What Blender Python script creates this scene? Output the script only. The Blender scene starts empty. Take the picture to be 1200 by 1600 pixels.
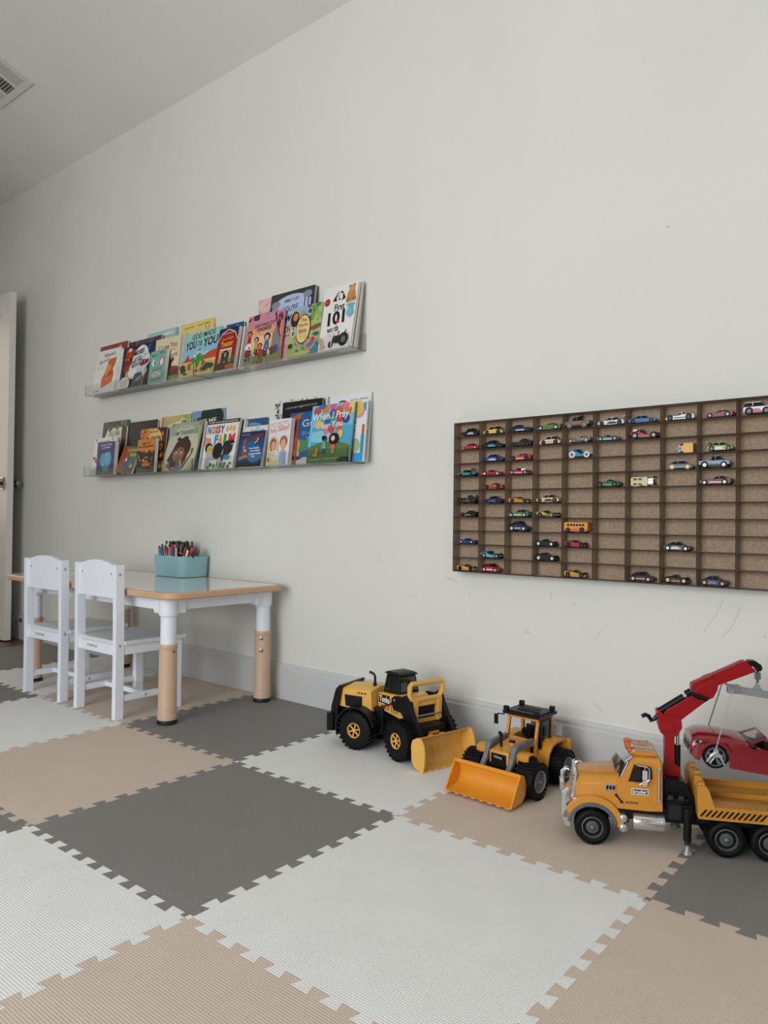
import bpy, bmesh, math, random
from mathutils import Vector, Matrix, Euler
R = math.radians
random.seed(7)
scene = bpy.context.scene
col = scene.collection
# ------------------------------------------------------------------ camera
W_PX, H_PX = 1200, 1600
F_PX = 1157.5
yaw, pitch, roll = 0.6882, 0.0117, 0.0119
cd = bpy.data.cameras.new('camera'); cam = bpy.data.objects.new('camera', cd); col.objects.link(cam)
scene.camera = cam
cd.sensor_fit = 'HORIZONTAL'; cd.sensor_width = 36.0; cd.lens = F_PX / W_PX * 36.0
cd.clip_start = 0.05; cd.clip_end = 60
fw = Vector((-math.sin(yaw) * math.cos(pitch), math.cos(yaw) * math.cos(pitch), math.sin(pitch)))
rt = Vector((math.cos(yaw), math.sin(yaw), 0)); up = rt.cross(fw)
r2 = rt * math.cos(roll) + up * math.sin(roll); u2 = -rt * math.sin(roll) + up * math.cos(roll)
cam.matrix_world = Matrix(((r2.x, u2.x, -fw.x, 1.7361), (r2.y, u2.y, -fw.y, -2.0596), (r2.z, u2.z, -fw.z, 0.7194), (0, 0, 0, 1)))
# ------------------------------------------------------------------ view, world, lights
scene.view_settings.view_transform = 'Standard'
scene.view_settings.look = 'None'
scene.view_settings.gamma = 1.0
scene.view_settings.use_curve_mapping = False
scene.view_settings.exposure = 0.06
wd = bpy.data.worlds.new('world'); scene.world = wd; wd.use_nodes = True
wd.node_tree.nodes['Background'].inputs[0].default_value = (0.62, 0.74, 0.9, 1)
wd.node_tree.nodes['Background'].inputs[1].default_value = 1.0

def area(name, loc, target, sx, sy, power, color):
    ld = bpy.data.lights.new(name, 'AREA'); ld.shape = 'RECTANGLE'; ld.size = sx; ld.size_y = sy
    ld.energy = power; ld.color = color
    o = bpy.data.objects.new(name, ld); col.objects.link(o); o.location = loc
    d = Vector(target) - Vector(loc); o.rotation_euler = d.to_track_quat('-Z', 'Y').to_euler()
    return o
# daylight through the two windows of the wall behind the camera, and from the hall through the doorway
area('daylight_window_wide', (0.80, -4.30, 1.40), (0.6, 0, 1.4), 2.3, 2.1, 92, (0.965, 0.98, 1.0))
area('hall_daylight', (-4.5, -0.75, 1.45), (-3.4, -0.45, 1.2), 0.7, 1.6, 9, (1.0, 0.86, 0.74))

# ------------------------------------------------------------------ materials
_mc = {}
def lin(c):
    return tuple((x / 12.92 if x <= 0.04045 else ((x + 0.055) / 1.055) ** 2.4) for x in c)
def hexc(h):
    h = h.lstrip('#'); h = ''.join(x * 2 for x in h) if len(h) == 3 else h; return lin(tuple(int(h[i:i + 2], 16) / 255 for i in (0, 2, 4)))
def mat(h, rough=0.5, metal=0.0, spec=0.5, coat=0.0, name=None):
    k = (h, rough, metal, spec, coat)
    if k in _mc: return _mc[k]
    m = bpy.data.materials.new(name or 'paint_' + h.lstrip('#')); m.use_nodes = True
    nt = m.node_tree; b = nt.nodes['Principled BSDF']
    c = hexc(h)
    b.inputs['Roughness'].default_value = rough; b.inputs['Metallic'].default_value = metal
    b.inputs['Specular IOR Level'].default_value = spec
    b.inputs['Coat Weight'].default_value = coat; b.inputs['Coat Roughness'].default_value = 0.08
    tc = nt.nodes.new('ShaderNodeTexCoord'); nz = nt.nodes.new('ShaderNodeTexNoise'); nz.inputs['Scale'].default_value = 60
    nt.links.new(tc.outputs['Object'], nz.inputs['Vector'])
    mx = nt.nodes.new('ShaderNodeMix'); mx.data_type = 'RGBA'
    mx.inputs['A'].default_value = (*[x * 0.97 for x in c], 1); mx.inputs['B'].default_value = (*[min(1, x * 1.03) for x in c], 1)
    nt.links.new(nz.outputs['Fac'], mx.inputs['Factor']); nt.links.new(mx.outputs['Result'], b.inputs['Base Color'])
    _mc[k] = m
    return m
def nodemat(name):
    m = bpy.data.materials.new(name); m.use_nodes = True
    return m, m.node_tree, m.node_tree.nodes['Principled BSDF']
def ramp(nt, stops):
    r = nt.nodes.new('ShaderNodeValToRGB'); e = r.color_ramp.elements
    while len(e) < len(stops): e.new(0.5)
    for i, (p, c) in enumerate(stops): e[i].position = p; e[i].color = (*c, 1)
    return r
def wall_material(name, h, bump=0.12):
    m, nt, b = nodemat(name); b.inputs['Roughness'].default_value = 0.75; b.inputs['Specular IOR Level'].default_value = 0.25
    tc = nt.nodes.new('ShaderNodeTexCoord')
    n1 = nt.nodes.new('ShaderNodeTexNoise'); n1.inputs['Scale'].default_value = 85; n1.inputs['Detail'].default_value = 4
    n2 = nt.nodes.new('ShaderNodeTexNoise'); n2.inputs['Scale'].default_value = 1.6; n2.inputs['Detail'].default_value = 3
    for n in (n1, n2): nt.links.new(tc.outputs['Object'], n.inputs['Vector'])
    c = hexc(h); r = ramp(nt, [(0.3, tuple(x * 0.97 for x in c)), (0.7, tuple(x * 1.02 for x in c))])
    nt.links.new(n2.outputs['Fac'], r.inputs['Fac']); nt.links.new(r.outputs['Color'], b.inputs['Base Color'])
    bp = nt.nodes.new('ShaderNodeBump'); bp.inputs['Strength'].default_value = bump; bp.inputs['Distance'].default_value = 0.004
    nt.links.new(n1.outputs['Fac'], bp.inputs['Height']); nt.links.new(bp.outputs['Normal'], b.inputs['Normal'])
    return m
M_WALL = wall_material('wall_paint', '#dfdfd8')
M_CEIL = wall_material('ceiling_paint', '#e8e6e0', 0.18)
M_TRIM = mat('#c9cac9', 0.38)
M_DOOR = mat('#e3ded8', 0.4)
def wood_floor():
    m, nt, b = nodemat('oak_planks'); b.inputs['Roughness'].default_value = 0.42
    tc = nt.nodes.new('ShaderNodeTexCoord'); mp = nt.nodes.new('ShaderNodeMapping'); nt.links.new(tc.outputs['Object'], mp.inputs['Vector'])
    br = nt.nodes.new('ShaderNodeTexBrick'); br.inputs['Scale'].default_value = 1; br.inputs['Brick Width'].default_value = 1.3
    br.inputs['Row Height'].default_value = 0.13; br.inputs['Mortar Size'].default_value = 0.0015
    br.inputs['Color1'].default_value = (*hexc('#8a6c50'), 1); br.inputs['Color2'].default_value = (*hexc('#6d5340'), 1)
    br.inputs['Mortar'].default_value = (*hexc('#3a2c22'), 1)
    nt.links.new(mp.outputs['Vector'], br.inputs['Vector'])
    n = nt.nodes.new('ShaderNodeTexNoise'); n.inputs['Scale'].default_value = 7; n.inputs['Detail'].default_value = 6
    mp2 = nt.nodes.new('ShaderNodeMapping'); mp2.inputs['Scale'].default_value = (1, 14, 1); nt.links.new(tc.outputs['Object'], mp2.inputs['Vector'])
    nt.links.new(mp2.outputs['Vector'], n.inputs['Vector'])
    mx = nt.nodes.new('ShaderNodeMix'); mx.data_type = 'RGBA'; mx.blend_type = 'MULTIPLY'; mx.inputs['Factor'].default_value = 0.5
    nt.links.new(br.outputs['Color'], mx.inputs['A']); nt.links.new(n.outputs['Fac'], mx.inputs['B'])
    nt.links.new(mx.outputs['Result'], b.inputs['Base Color'])
    return m
def foam(name, h):
    m, nt, b = nodemat(name); b.inputs['Roughness'].default_value = 0.62; b.inputs['Specular IOR Level'].default_value = 0.35
    tc = nt.nodes.new('ShaderNodeTexCoord')
    def wave(rot, sc):
        mp = nt.nodes.new('ShaderNodeMapping'); mp.inputs['Rotation'].default_value = (0, 0, R(rot))
        nt.links.new(tc.outputs['Object'], mp.inputs['Vector'])
        w = nt.nodes.new('ShaderNodeTexWave'); w.inputs['Scale'].default_value = sc; w.wave_profile = 'SIN'
        w.inputs['Distortion'].default_value = 0.15; w.inputs['Detail'].default_value = 1
        nt.links.new(mp.outputs['Vector'], w.inputs['Vector']); return w
    w1 = wave(0, 62); w2 = wave(90, 62)
    mul = nt.nodes.new('ShaderNodeMath'); mul.operation = 'MULTIPLY'
    nt.links.new(w1.outputs['Fac'], mul.inputs[0]); nt.links.new(w2.outputs['Fac'], mul.inputs[1])
    bp = nt.nodes.new('ShaderNodeBump'); bp.inputs['Strength'].default_value = 0.42; bp.inputs['Distance'].default_value = 0.0022
    nt.links.new(mul.outputs[0], bp.inputs['Height']); nt.links.new(bp.outputs['Normal'], b.inputs['Normal'])
    n = nt.nodes.new('ShaderNodeTexNoise'); n.inputs['Scale'].default_value = 9; n.inputs['Detail'].default_value = 5
    nt.links.new(tc.outputs['Object'], n.inputs['Vector'])
    c = hexc(h); r = ramp(nt, [(0.3, tuple(x * 0.97 for x in c)), (0.72, tuple(min(1, x * 1.025) for x in c))])
    nt.links.new(n.outputs['Fac'], r.inputs['Fac']); nt.links.new(r.outputs['Color'], b.inputs['Base Color'])
    return m
def mdf():
    m, nt, b = nodemat('fibreboard'); b.inputs['Roughness'].default_value = 0.7; b.inputs['Specular IOR Level'].default_value = 0.2
    tc = nt.nodes.new('ShaderNodeTexCoord')
    n = nt.nodes.new('ShaderNodeTexNoise'); n.inputs['Scale'].default_value = 150; n.inputs['Detail'].default_value = 3
    nt.links.new(tc.outputs['Object'], n.inputs['Vector'])
    r = ramp(nt, [(0.35, hexc('#998571')), (0.65, hexc('#ad9881'))])
    nt.links.new(n.outputs['Fac'], r.inputs['Fac']); nt.links.new(r.outputs['Color'], b.inputs['Base Color'])
    return m
def acrylic(name, tint, gl=0.08):
    m = bpy.data.materials.new(name); m.use_nodes = True; nt = m.node_tree; nt.nodes.clear()
    out = nt.nodes.new('ShaderNodeOutputMaterial'); mx = nt.nodes.new('ShaderNodeMixShader')
    t = nt.nodes.new('ShaderNodeBsdfTransparent'); t.inputs[0].default_value = (*tint, 1)
    g = nt.nodes.new('ShaderNodeBsdfGlossy'); g.inputs['Roughness'].default_value = 0.04
    lw = nt.nodes.new('ShaderNodeLayerWeight'); lw.inputs['Blend'].default_value = 0.5
    pw = nt.nodes.new('ShaderNodeMath'); pw.operation = 'POWER'; pw.inputs[1].default_value = 4.0; nt.links.new(lw.outputs['Facing'], pw.inputs[0])
    fr = nt.nodes.new('ShaderNodeMath'); fr.operation = 'MULTIPLY_ADD'; fr.inputs[1].default_value = 0.55; fr.inputs[2].default_value = gl * 0.5; nt.links.new(pw.outputs[0], fr.inputs[0])
    nt.links.new(fr.outputs[0], mx.inputs[0]); nt.links.new(t.outputs[0], mx.inputs[1]); nt.links.new(g.outputs[0], mx.inputs[2])
    nt.links.new(mx.outputs[0], out.inputs[0]); return m
M_ACRYL = acrylic('clear_acrylic', (0.965, 0.975, 0.97))
M_ACEDGE = acrylic('acrylic_cut_edge', (0.45, 0.47, 0.47))
M_SMOKE = acrylic('smoked_plastic', (0.06, 0.07, 0.07))
M_CLEARP = acrylic('clear_plastic', (0.8, 0.82, 0.82))

# ------------------------------------------------------------------ mesh builder
class MB:
    def __init__(s): s.v = []; s.f = []; s.m = []; s.mats = []; s.T = None
    def mi(s, m):
        if m not in s.mats: s.mats.append(m)
        return s.mats.index(m)
    def add(s, vs, fs, m):
        o = len(s.v); k = s.mi(m)
        for v in vs: s.v.append(tuple(s.T @ Vector(v)) if s.T else tuple(v))
        for f in fs: s.f.append([i + o for i in f]); s.m.append(k)
        return s
    def box(s, x0, x1, y0, y1, z0, z1, m):
        return s.add([(x0, y0, z0), (x1, y0, z0), (x1, y1, z0), (x0, y1, z0), (x0, y0, z1), (x1, y0, z1), (x1, y1, z1), (x0, y1, z1)],
                     [(0, 3, 2, 1), (4, 5, 6, 7), (0, 1, 5, 4), (1, 2, 6, 5), (2, 3, 7, 6), (3, 0, 4, 7)], m)
    def prism(s, pts, y0, y1, m, ax='y', pts2=None):
        n = len(pts); p2 = pts2 or pts
        # make CCW seen from -y
        A = sum(pts[i][0] * pts[(i + 1) % n][1] - pts[(i + 1) % n][0] * pts[i][1] for i in range(n))
        if A < 0: pts = pts[::-1]; p2 = p2[::-1]
        def P(a, b, t): return (a, t, b) if ax == 'y' else ((t, a, b) if ax == 'x' else (a, b, t))
        vs = [P(a, b, y0) for a, b in pts] + [P(a, b, y1) for a, b in p2]
        fs = [tuple(range(n)), tuple(range(2 * n - 1, n - 1, -1))] + [(i, i + n, (i + 1) % n + n, (i + 1) % n) for i in range(n)]
        if ax != 'y': fs = [f[::-1] for f in fs]
        return s.add(vs, fs, m)
    def loft(s, rings, m, cap=True):
        n = len(rings[0]); vs = [p for r in rings for p in r]; fs = []
        for k in range(len(rings) - 1):
            for i in range(n): fs.append((k * n + i, k * n + (i + 1) % n, (k + 1) * n + (i + 1) % n, (k + 1) * n + i))
        if cap: fs += [tuple(range(n - 1, -1, -1)), tuple(range((len(rings) - 1) * n, len(rings) * n))]
        return s.add(vs, fs, m)
    def cyl(s, p0, p1, r0, m, r1=None, n=14, cap=True):
        p0 = Vector(p0); p1 = Vector(p1); r1 = r0 if r1 is None else r1
        d = (p1 - p0).normalized(); a = Vector((0, 0, 1)) if abs(d.z) < 0.9 else Vector((1, 0, 0))
        u = d.cross(a).normalized(); w = d.cross(u)
        R0 = [p0 + (u * math.cos(t) + w * math.sin(t)) * r0 for t in [2 * math.pi * i / n for i in range(n)]]
        R1 = [p1 + (u * math.cos(t) + w * math.sin(t)) * r1 for t in [2 * math.pi * i / n for i in range(n)]]
        return s.loft([R0, R1], m, cap)
    def tube(s, path, r, m, n=8):
        path = [Vector(p) for p in path]; rings = []
        prev = None
        for i, p in enumerate(path):
            d = (path[min(i + 1, len(path) - 1)] - path[max(i - 1, 0)]).normalized()
            if prev is None:
                a = Vector((0, 0, 1)) if abs(d.z) < 0.9 else Vector((1, 0, 0)); u = d.cross(a).normalized()
            else:
                u = (prev - d * prev.dot(d)).normalized()
            prev = u; w = d.cross(u)
            rr = r[i] if isinstance(r, (list, tuple)) else r
            rings.append([p + (u * math.cos(2 * math.pi * k / n) + w * math.sin(2 * math.pi * k / n)) * rr for k in range(n)])
        return s.loft(rings, m)
    def lathe(s, c, prof, m, n=32, ax='y'):
        # prof: list of (radius, height along axis)
        rings = []
        for r, h in prof:
            ring = []
            for i in range(n):
                t = 2 * math.pi * i / n; a, b = r * math.cos(t), r * math.sin(t)
                q = {'y': (a, h, b), 'z': (a, b, h), 'x': (h, a, b)}[ax]
                ring.append((c[0] + q[0], c[1] + q[1], c[2] + q[2]))
            rings.append(ring)
        if ax in 'y': rings = [r[::-1] for r in rings]
        return s.loft(rings, m)
    def sphere(s, c, r, m, n=12, sx=1, sy=1, sz=1):
        rings = []
        for k in range(1, n // 2 + 1):
            ph = math.pi * k / (n // 2 + 1) - math.pi / 2
            rings.append([(c[0] + sx * r * math.cos(ph) * math.cos(2 * math.pi * i / n), c[1] + sy * r * math.cos(ph) * math.sin(2 * math.pi * i / n), c[2] + sz * r * math.sin(ph)) for i in range(n)])
        return s.loft(rings, m)
    def build(s, name, parent=None, bevel=0, seg=2, smooth=35):
        me = bpy.data.meshes.new(name); me.from_pydata(s.v, [], s.f)
        for m in s.mats: me.materials.append(m)
        me.polygons.foreach_set('material_index', s.m)
        me.validate(); me.update()
        if smooth:
            me.shade_smooth(); me.set_sharp_from_angle(angle=R(smooth))
        o = bpy.data.objects.new(name, me); col.objects.link(o)
        if parent is not None: o.parent = parent
        if bevel:
            b = o.modifiers.new('bevel', 'BEVEL'); b.width = bevel; b.segments = seg; b.limit_method = 'ANGLE'; b.angle_limit = R(38)
            b.use_clamp_overlap = True; b.harden_normals = True
        return o
def tag(o, label=None, cat=None, group=None, kind=None):
    if label: o['label'] = label
    if cat: o['category'] = cat
    if group: o['group'] = group
    if kind: o['kind'] = kind
    return o
def empty(name, loc, rz=0, label=None, cat=None, group=None, rot=None):
    o = bpy.data.objects.new(name, None); col.objects.link(o); o.location = loc
    o.rotation_euler = rot if rot else (0, 0, rz); o.empty_display_size = 0.02
    return tag(o, label, cat, group)
def copy_tree(o, parent=None):
    c = o.copy(); col.objects.link(c)
    if parent is not None: c.parent = parent
    for ch in list(o.children): copy_tree(ch, c)
    return c
# ---- text as mesh
_tx = {}
def text_geo(body, fat=0.0):
    k = (body, fat)
    if k in _tx: return _tx[k]
    cu = bpy.data.curves.new('lettering', 'FONT'); cu.body = body; cu.size = 1; cu.offset = fat; cu.resolution_u = 2
    ob = bpy.data.objects.new('lettering', cu); col.objects.link(ob)
    dg = bpy.context.evaluated_depsgraph_get(); me = bpy.data.meshes.new_from_object(ob.evaluated_get(dg))
    vs = [(v.co.x, v.co.y) for v in me.vertices]; fs = [tuple(p.vertices) for p in me.polygons]
    bpy.data.objects.remove(ob); bpy.data.curves.remove(cu); bpy.data.meshes.remove(me)
    x0 = min(v[0] for v in vs); x1 = max(v[0] for v in vs); y0 = min(v[1] for v in vs); y1 = max(v[1] for v in vs)
    vs = [((a - x0) / (x1 - x0), (b - y0) / (y1 - y0)) for a, b in vs]
    _tx[k] = (vs, fs); return _tx[k]
class Canvas:
    """flat printed artwork: layered shapes in 0..1 units mapped on a w x h panel"""
    def __init__(s, w, h, place, step=0.00007): s.w = w; s.h = h; s.P = place; s.mb = MB(); s.k = 1; s.st = step
    def _clip(s, pts):
        for ax, lim, sg in ((0, 0, 1), (0, 1, -1), (1, 0, 1), (1, 1, -1)):
            out = []
            for i in range(len(pts)):
                a, b = pts[i], pts[(i + 1) % len(pts)]
                ia, ib = (a[ax] - lim) * sg >= 0, (b[ax] - lim) * sg >= 0
                if ia: out.append(a)
                if ia != ib:
                    t = (lim - a[ax]) / (b[ax] - a[ax]); out.append((a[0] + (b[0] - a[0]) * t, a[1] + (b[1] - a[1]) * t))
            pts = out
            if len(pts) < 3: return []
        return pts
    def poly(s, pts, c, rough=0.35):
        pts = s._clip(list(pts))
        if len(pts) < 3: return s
        A = sum(pts[i][0] * pts[(i + 1) % len(pts)][1] - pts[(i + 1) % len(pts)][0] * pts[i][1] for i in range(len(pts)))
        if A < 0: pts = pts[::-1]
        s.mb.add([s.P(a * s.w, b * s.h, s.k * s.st) for a, b in pts], [tuple(range(len(pts)))], mat(c, rough)); s.k += 1
        return s
    def rect(s, x0, y0, x1, y1, c): return s.poly([(x0, y0), (x1, y0), (x1, y1), (x0, y1)], c)
    def ell(s, x, y, rx, ry, c, rot=0, n=20):
        a = R(rot); ps = []
        for i in range(n):
            t = 2 * math.pi * i / n; u = rx * math.cos(t); v = ry * math.sin(t) * s.h / s.w
            ps.append((x + u * math.cos(a) - v * math.sin(a), y + (u * math.sin(a) + v * math.cos(a)) * s.w / s.h))
        return s.poly(ps, c)
    def line(s, pts, t, c):
        for (x0, y0), (x1, y1) in zip(pts[:-1], pts[1:]):
            dx, dy = (x1 - x0) * s.w, (y1 - y0) * s.h; L = math.hypot(dx, dy) or 1; nx, ny = -dy / L * t * s.w / 2, dx / L * t * s.w / 2
            s.poly([(x0 + nx / s.w, y0 + ny / s.h), (x1 + nx / s.w, y1 + ny / s.h), (x1 - nx / s.w, y1 - ny / s.h), (x0 - nx / s.w, y0 - ny / s.h)], c)
            s.k -= 1
        s.k += 1; return s
    def text(s, t, x, y, w, h, c, fat=0.01, rot=0, shear=0):
        vs, fs = text_geo(t, fat); a = R(rot); cx, cy = (x + w / 2) * s.w, (y + h / 2) * s.h; out = []
        for u, v in vs:
            px = (u - 0.5) * w * s.w + (v - 0.5) * h * s.h * shear; py = (v - 0.5) * h * s.h
            out.append(s.P(cx + px * math.cos(a) - py * math.sin(a), cy + px * math.sin(a) + py * math.cos(a), s.k * s.st))
        s.mb.add(out, fs, mat(c, 0.35)); s.k += 1; return s
    def done(s, name, parent): return s.mb.build(name, parent, smooth=0)
# ------------------------------------------------------------------ the setting
SL = 0.36; HC = 2.692; XL, XR, YF = -3.52, 3.5, -4.4; MT = 0.012
def ceil_z(y): return HC - SL * y
SCUFFS = [([(0.319, 0.53), (0.332, 0.526), (0.342, 0.529)], 0.00176, '#a8a8a2'), ([(0.339, 0.524), (0.352, 0.519), (0.365, 0.517)], 0.0016, '#b0b0aa'), ([(0.168, 0.461), (0.196, 0.454)], 0.00096, '#a8a8a2'), ([(0.699, 0.509), (0.704, 0.486)], 0.00144, '#b0b0aa'), ([(0.408, 0.486), (0.413, 0.476)], 0.00128, '#a8a8a2'), ([(0.772, 0.48), (0.779, 0.477)], 0.0024, '#b0b0aa'), ([(0.837, 0.374), (0.862, 0.41)], 0.00096, '#a8a8a2'), ([(1.145, 0.437), (1.174, 0.48), (1.192, 0.522)], 0.00096, '#b0b0aa'), ([(1.19, 0.425), (1.216, 0.458), (1.234, 0.506)], 0.00112, '#a8a8a2'), ([(0.837, 0.201), (0.853, 0.188), (0.866, 0.176)], 0.00112, '#b0b0aa'), ([(0.614, 0.38), (0.634, 0.378)], 0.0016, '#a8a8a2'), ([(1.042, 1.541), (1.047, 1.534)], 0.0032, '#b0b0aa'), ([(0.014, 0.611), (0.036, 0.566)], 0.0008, '#a8a8a2'), ([(-1.65, 0.609), (-1.632, 0.603)], 0.0024, '#b0b0aa'), ([(1.29, 0.439), (1.294, 0.436)], 0.0024, '#a8a8a2')]
def struct(o, label): return tag(o, label, kind='structure')
mb = MB(); mb.box(XL - 1.6, XR, YF, 0.0, -MT - 0.05, -MT, wood_floor()); struct(mb.build('floor', smooth=0), 'brown oak plank floor')
mb = MB(); mb.box(XL - 0.1, XR + 0.1, 0.0, 0.1, -0.06, HC + 0.05, M_WALL)
for pts, w_, c_ in SCUFFS:      # small scuffs and pencil marks on the paint
    for (xa, za), (xb, zb) in zip(pts[:-1], pts[1:]):
        dx, dz = xb - xa, zb - za; L_ = math.hypot(dx, dz); nx, nz = -dz / L_ * w_ / 2, dx / L_ * w_ / 2
        mb.add([(xa + nx, -.0002, za + nz), (xb + nx, -.0002, zb + nz), (xb - nx, -.0002, zb - nz), (xa - nx, -.0002, za - nz)], [(0, 1, 2, 3)], mat(c_, .8))
struct(mb.build('wall_back', smooth=0), 'long pale wall carrying the shelves')
mb = MB(); mb.loft([[(XL - 0.1, 0.1, HC - 0.036), (XL - 0.1, YF, ceil_z(YF)), (XL - 0.1, YF, ceil_z(YF) + 0.1), (XL - 0.1, 0.1, HC + 0.064)],
                    [(XR + 0.1, 0.1, HC - 0.036), (XR + 0.1, YF, ceil_z(YF)), (XR + 0.1, YF, ceil_z(YF) + 0.1), (XR + 0.1, 0.1, HC + 0.064)]], M_CEIL)
struct(mb.build('ceiling', smooth=0), 'sloping pale ceiling')
# left wall with the doorway the open door belongs to (opening y -0.93 .. -0.13)
mb = MB()
def yz(pts, x0, x1): mb.prism([(a, b) for a, b in pts], x0, x1, M_WALL, ax='x')
D0, D1, DH = -0.945, -0.135, 2.05
yz([(0, -0.06), (D1, -0.06), (D1, ceil_z(D1)), (0, HC)], XL - 0.1, XL)
yz([(D1, DH), (D0, DH), (D0, ceil_z(D0)), (D1, ceil_z(D1))], XL - 0.1, XL)
yz([(D0, -0.06), (YF, -0.06), (YF, ceil_z(YF)), (D0, ceil_z(D0))], XL - 0.1, XL)
struct(mb.build('wall_left', smooth=0), 'left wall with the doorway')
mb = MB(); yz([(0, -0.06), (YF, -0.06), (YF, ceil_z(YF)), (0, HC)], XR, XR + 0.1); struct(mb.build('wall_right', smooth=0), 'right wall')
# hall beyond the doorway
mb = MB(); mb.box(XL - 1.6, XL - 1.5, YF, 0.1, -0.06, 2.6, M_WALL); mb.box(XL - 1.6, XL - 0.1, YF, 0.1, 2.5, 2.6, M_WALL)
mb.box(XL - 1.6, XL - 0.1, 0.0, 0.1, -0.06, 2.6, M_WALL); mb.box(XL - 1.6, XL - 0.1, YF - 0.1, YF, -0.06, 2.6, M_WALL)
struct(mb.build('wall_hall', smooth=0), 'hall walls beyond the doorway')
# front wall with the wide window, and an unseen block added to shade the left end of the room
mb = MB(); ZT = ceil_z(YF); wa, wb, ws0, ws1 = -.25, 2.15, .25, 2.45
for a, b in ((XL - 0.1, wa), (wb, XR + 0.1)): mb.box(a, b, YF - 0.1, YF, -0.06, ZT + 0.1, M_WALL)
mb.box(wa, wb, YF - 0.1, YF, -0.06, ws0, M_WALL); mb.box(wa, wb, YF - 0.1, YF, ws1, ZT + 0.1, M_WALL)
struct(mb.build('wall_front', smooth=0), 'wall with the wide window behind the camera')
mb = MB()
for x0, x1, z0, z1 in ((wa - .07, wa, ws0 - .07, ws1 + .07), (wb, wb + .07, ws0 - .07, ws1 + .07), (wa, wb, ws0 - .07, ws0), (wa, wb, ws1, ws1 + .07)):
    mb.box(x0, x1, YF - 0.09, YF + 0.02, z0, z1, M_TRIM)
struct(mb.build('window_1', smooth=0), 'white window frame')
mb = MB(); mb.box(XL, -1.05, YF, -2.6, -MT, 4.3, M_WALL); struct(mb.build('wall_shade_block', smooth=0), 'unseen block in the front left corner, added to darken the left end')
# baseboards
def baseboard(name, pts, lab):
    mb = MB(); x0, x1 = pts
    prof = [(0, -MT), (-.016, -MT), (-.016, .119), (-.012, .124), (-.012, .133), (-.008, .141), (0, .141)]
    mb.prism(prof, x0, x1, M_TRIM, ax='x'); struct(mb.build(name, smooth=0), lab)
baseboard('baseboard_back', (XL, XR), 'white baseboard along the long wall')
# door
door = MB(); dx1, dx0 = -2.69, -3.45; ya, yb = -.129, -.092; z0, z1 = -.003, 2.032
def panel_recess(side):
    pass
# leaf: rails and stiles around two recessed panels
st = .115
door.box(dx0, dx0 + st, ya, yb, z0, z1, M_DOOR); door.box(dx1 - st, dx1, ya, yb, z0, z1, M_DOOR)
for a, b in ((z0, z0 + .2), (.86, 1.02), (z1 - .125, z1)): door.box(dx0 + st, dx1 - st, ya, yb, a, b, M_DOOR)
for a, b in ((z0 + .2, .86), (1.02, z1 - .125)):
    door.box(dx0 + st, dx1 - st, ya + .010, yb - .010, a, b, M_DOOR)
d = struct(door.build('door_1', bevel=.0015), 'open pale panelled door at the left edge')
hw = MB(); ms = mat('#8d8a86', 0.25, 0.9)
hw.box(-2.782, -2.722, ya - .008, ya, .875, .948, ms); hw.cyl((-2.752, ya - .008, .912), (-2.752, ya - .05, .912), .009, ms)
hw.box(-2.86, -2.74, ya - .06, ya - .046, .903, .921, ms); hw.box(-2.776, -2.728, ya - .010, ya - .008, .883, .940, mat('#1e1a1a', .3, .6))
hw.build('door_handle', d, bevel=.001)
hw = MB(); hw.lathe((-2.752, yb, .912), [(.03, 0), (.03, .006), (.010, .008), (.010, .03), (.022, .034), (.028, .045), (.026, .058), (.014, .064), (.001, .065)], ms, ax='y')
hw.build('door_knob', d)
tr = MB()
for a, b in ((D0 - .09, D0), (D1, D1 + .09)): tr.box(XL - .0, XL + .018, a, b, -MT, DH + .09, M_TRIM)
tr.box(XL, XL + .018, D0 - .09, D1 + .09, DH, DH + .09, M_TRIM)
struct(tr.build('trim_1', bevel=.002), 'white casing around the doorway')
# door stop on the baseboard
ds = empty('door_stop', (-2.73, -.016, .102), 0, 'small steel door stop screwed to the white baseboard behind the door', 'door stop')
mb = MB(); mb.lathe((0, 0, 0), [(.014, 0), (.013, -.004), (.006, -.009), (.0035, -.012), (.0035, -.064)], mat('#7a7672', .25, .95)); mb.build('rod', ds)
mb = MB(); mb.lathe((0, 0, 0), [(.006, -.064), (.007, -.067), (.007, -.072), (.005, -.0755)], mat('#d8d6d2', .6)); mb.build('rubber_tip', ds)
# ceiling register
ang = math.atan(SL)
cv = empty('ceiling_vent', (-1.873, -.390, ceil_z(-.390) - .0005), 0, 'white metal ceiling air vent with three louvred panels', 'air vent', rot=(ang, 0, math.pi))
# local: +x -> world -x, +y -> down-slope direction away from the wall
mb = MB(); mw = mat('#d6d4ce', .45); WV, DV = .356, .215
mb.box(0, WV, 0, .032, -.008, 0, mw); mb.box(0, WV, DV - .032, DV, -.008, 0, mw); mb.box(0, .035, .032, DV - .032, -.008, 0, mw); mb.box(WV - .035, WV, .032, DV - .032, -.008, 0, mw)
for x in (.118, .223): mb.box(x, x + .014, .032, DV - .032, -.008, 0, mw)
mb.build('frame', cv, bevel=.002)
mb = MB(); md = mat('#55534e', .7); mb.box(.03, WV - .03, .03, DV - .03, -.0006, -.0002, md); mb.build('duct_backing', cv)
for x0, x1 in ((.035, .118), (.237, .321)):
    mb = MB(); n = 9
    for k in range(n):
        x = x0 + (k + .5) * (x1 - x0) / n; mb.prism([(x - .0012, -.004), (x - .0004, -.004), (x + .0012, -.007), (x + .0004, -.007)], .032, DV - .032, mw)
    mb.build('louvre', cv)
mb = MB()
for k in range(10):
    y = .034 + k * (DV - .068) / 10 + .005; mb.prism([(y - .003, -.001), (y - .002, -.001), (y + .0045, -.007), (y + .0035, -.007)], .132, .223, mw, ax='x')
mb.build('louvre', cv)
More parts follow.
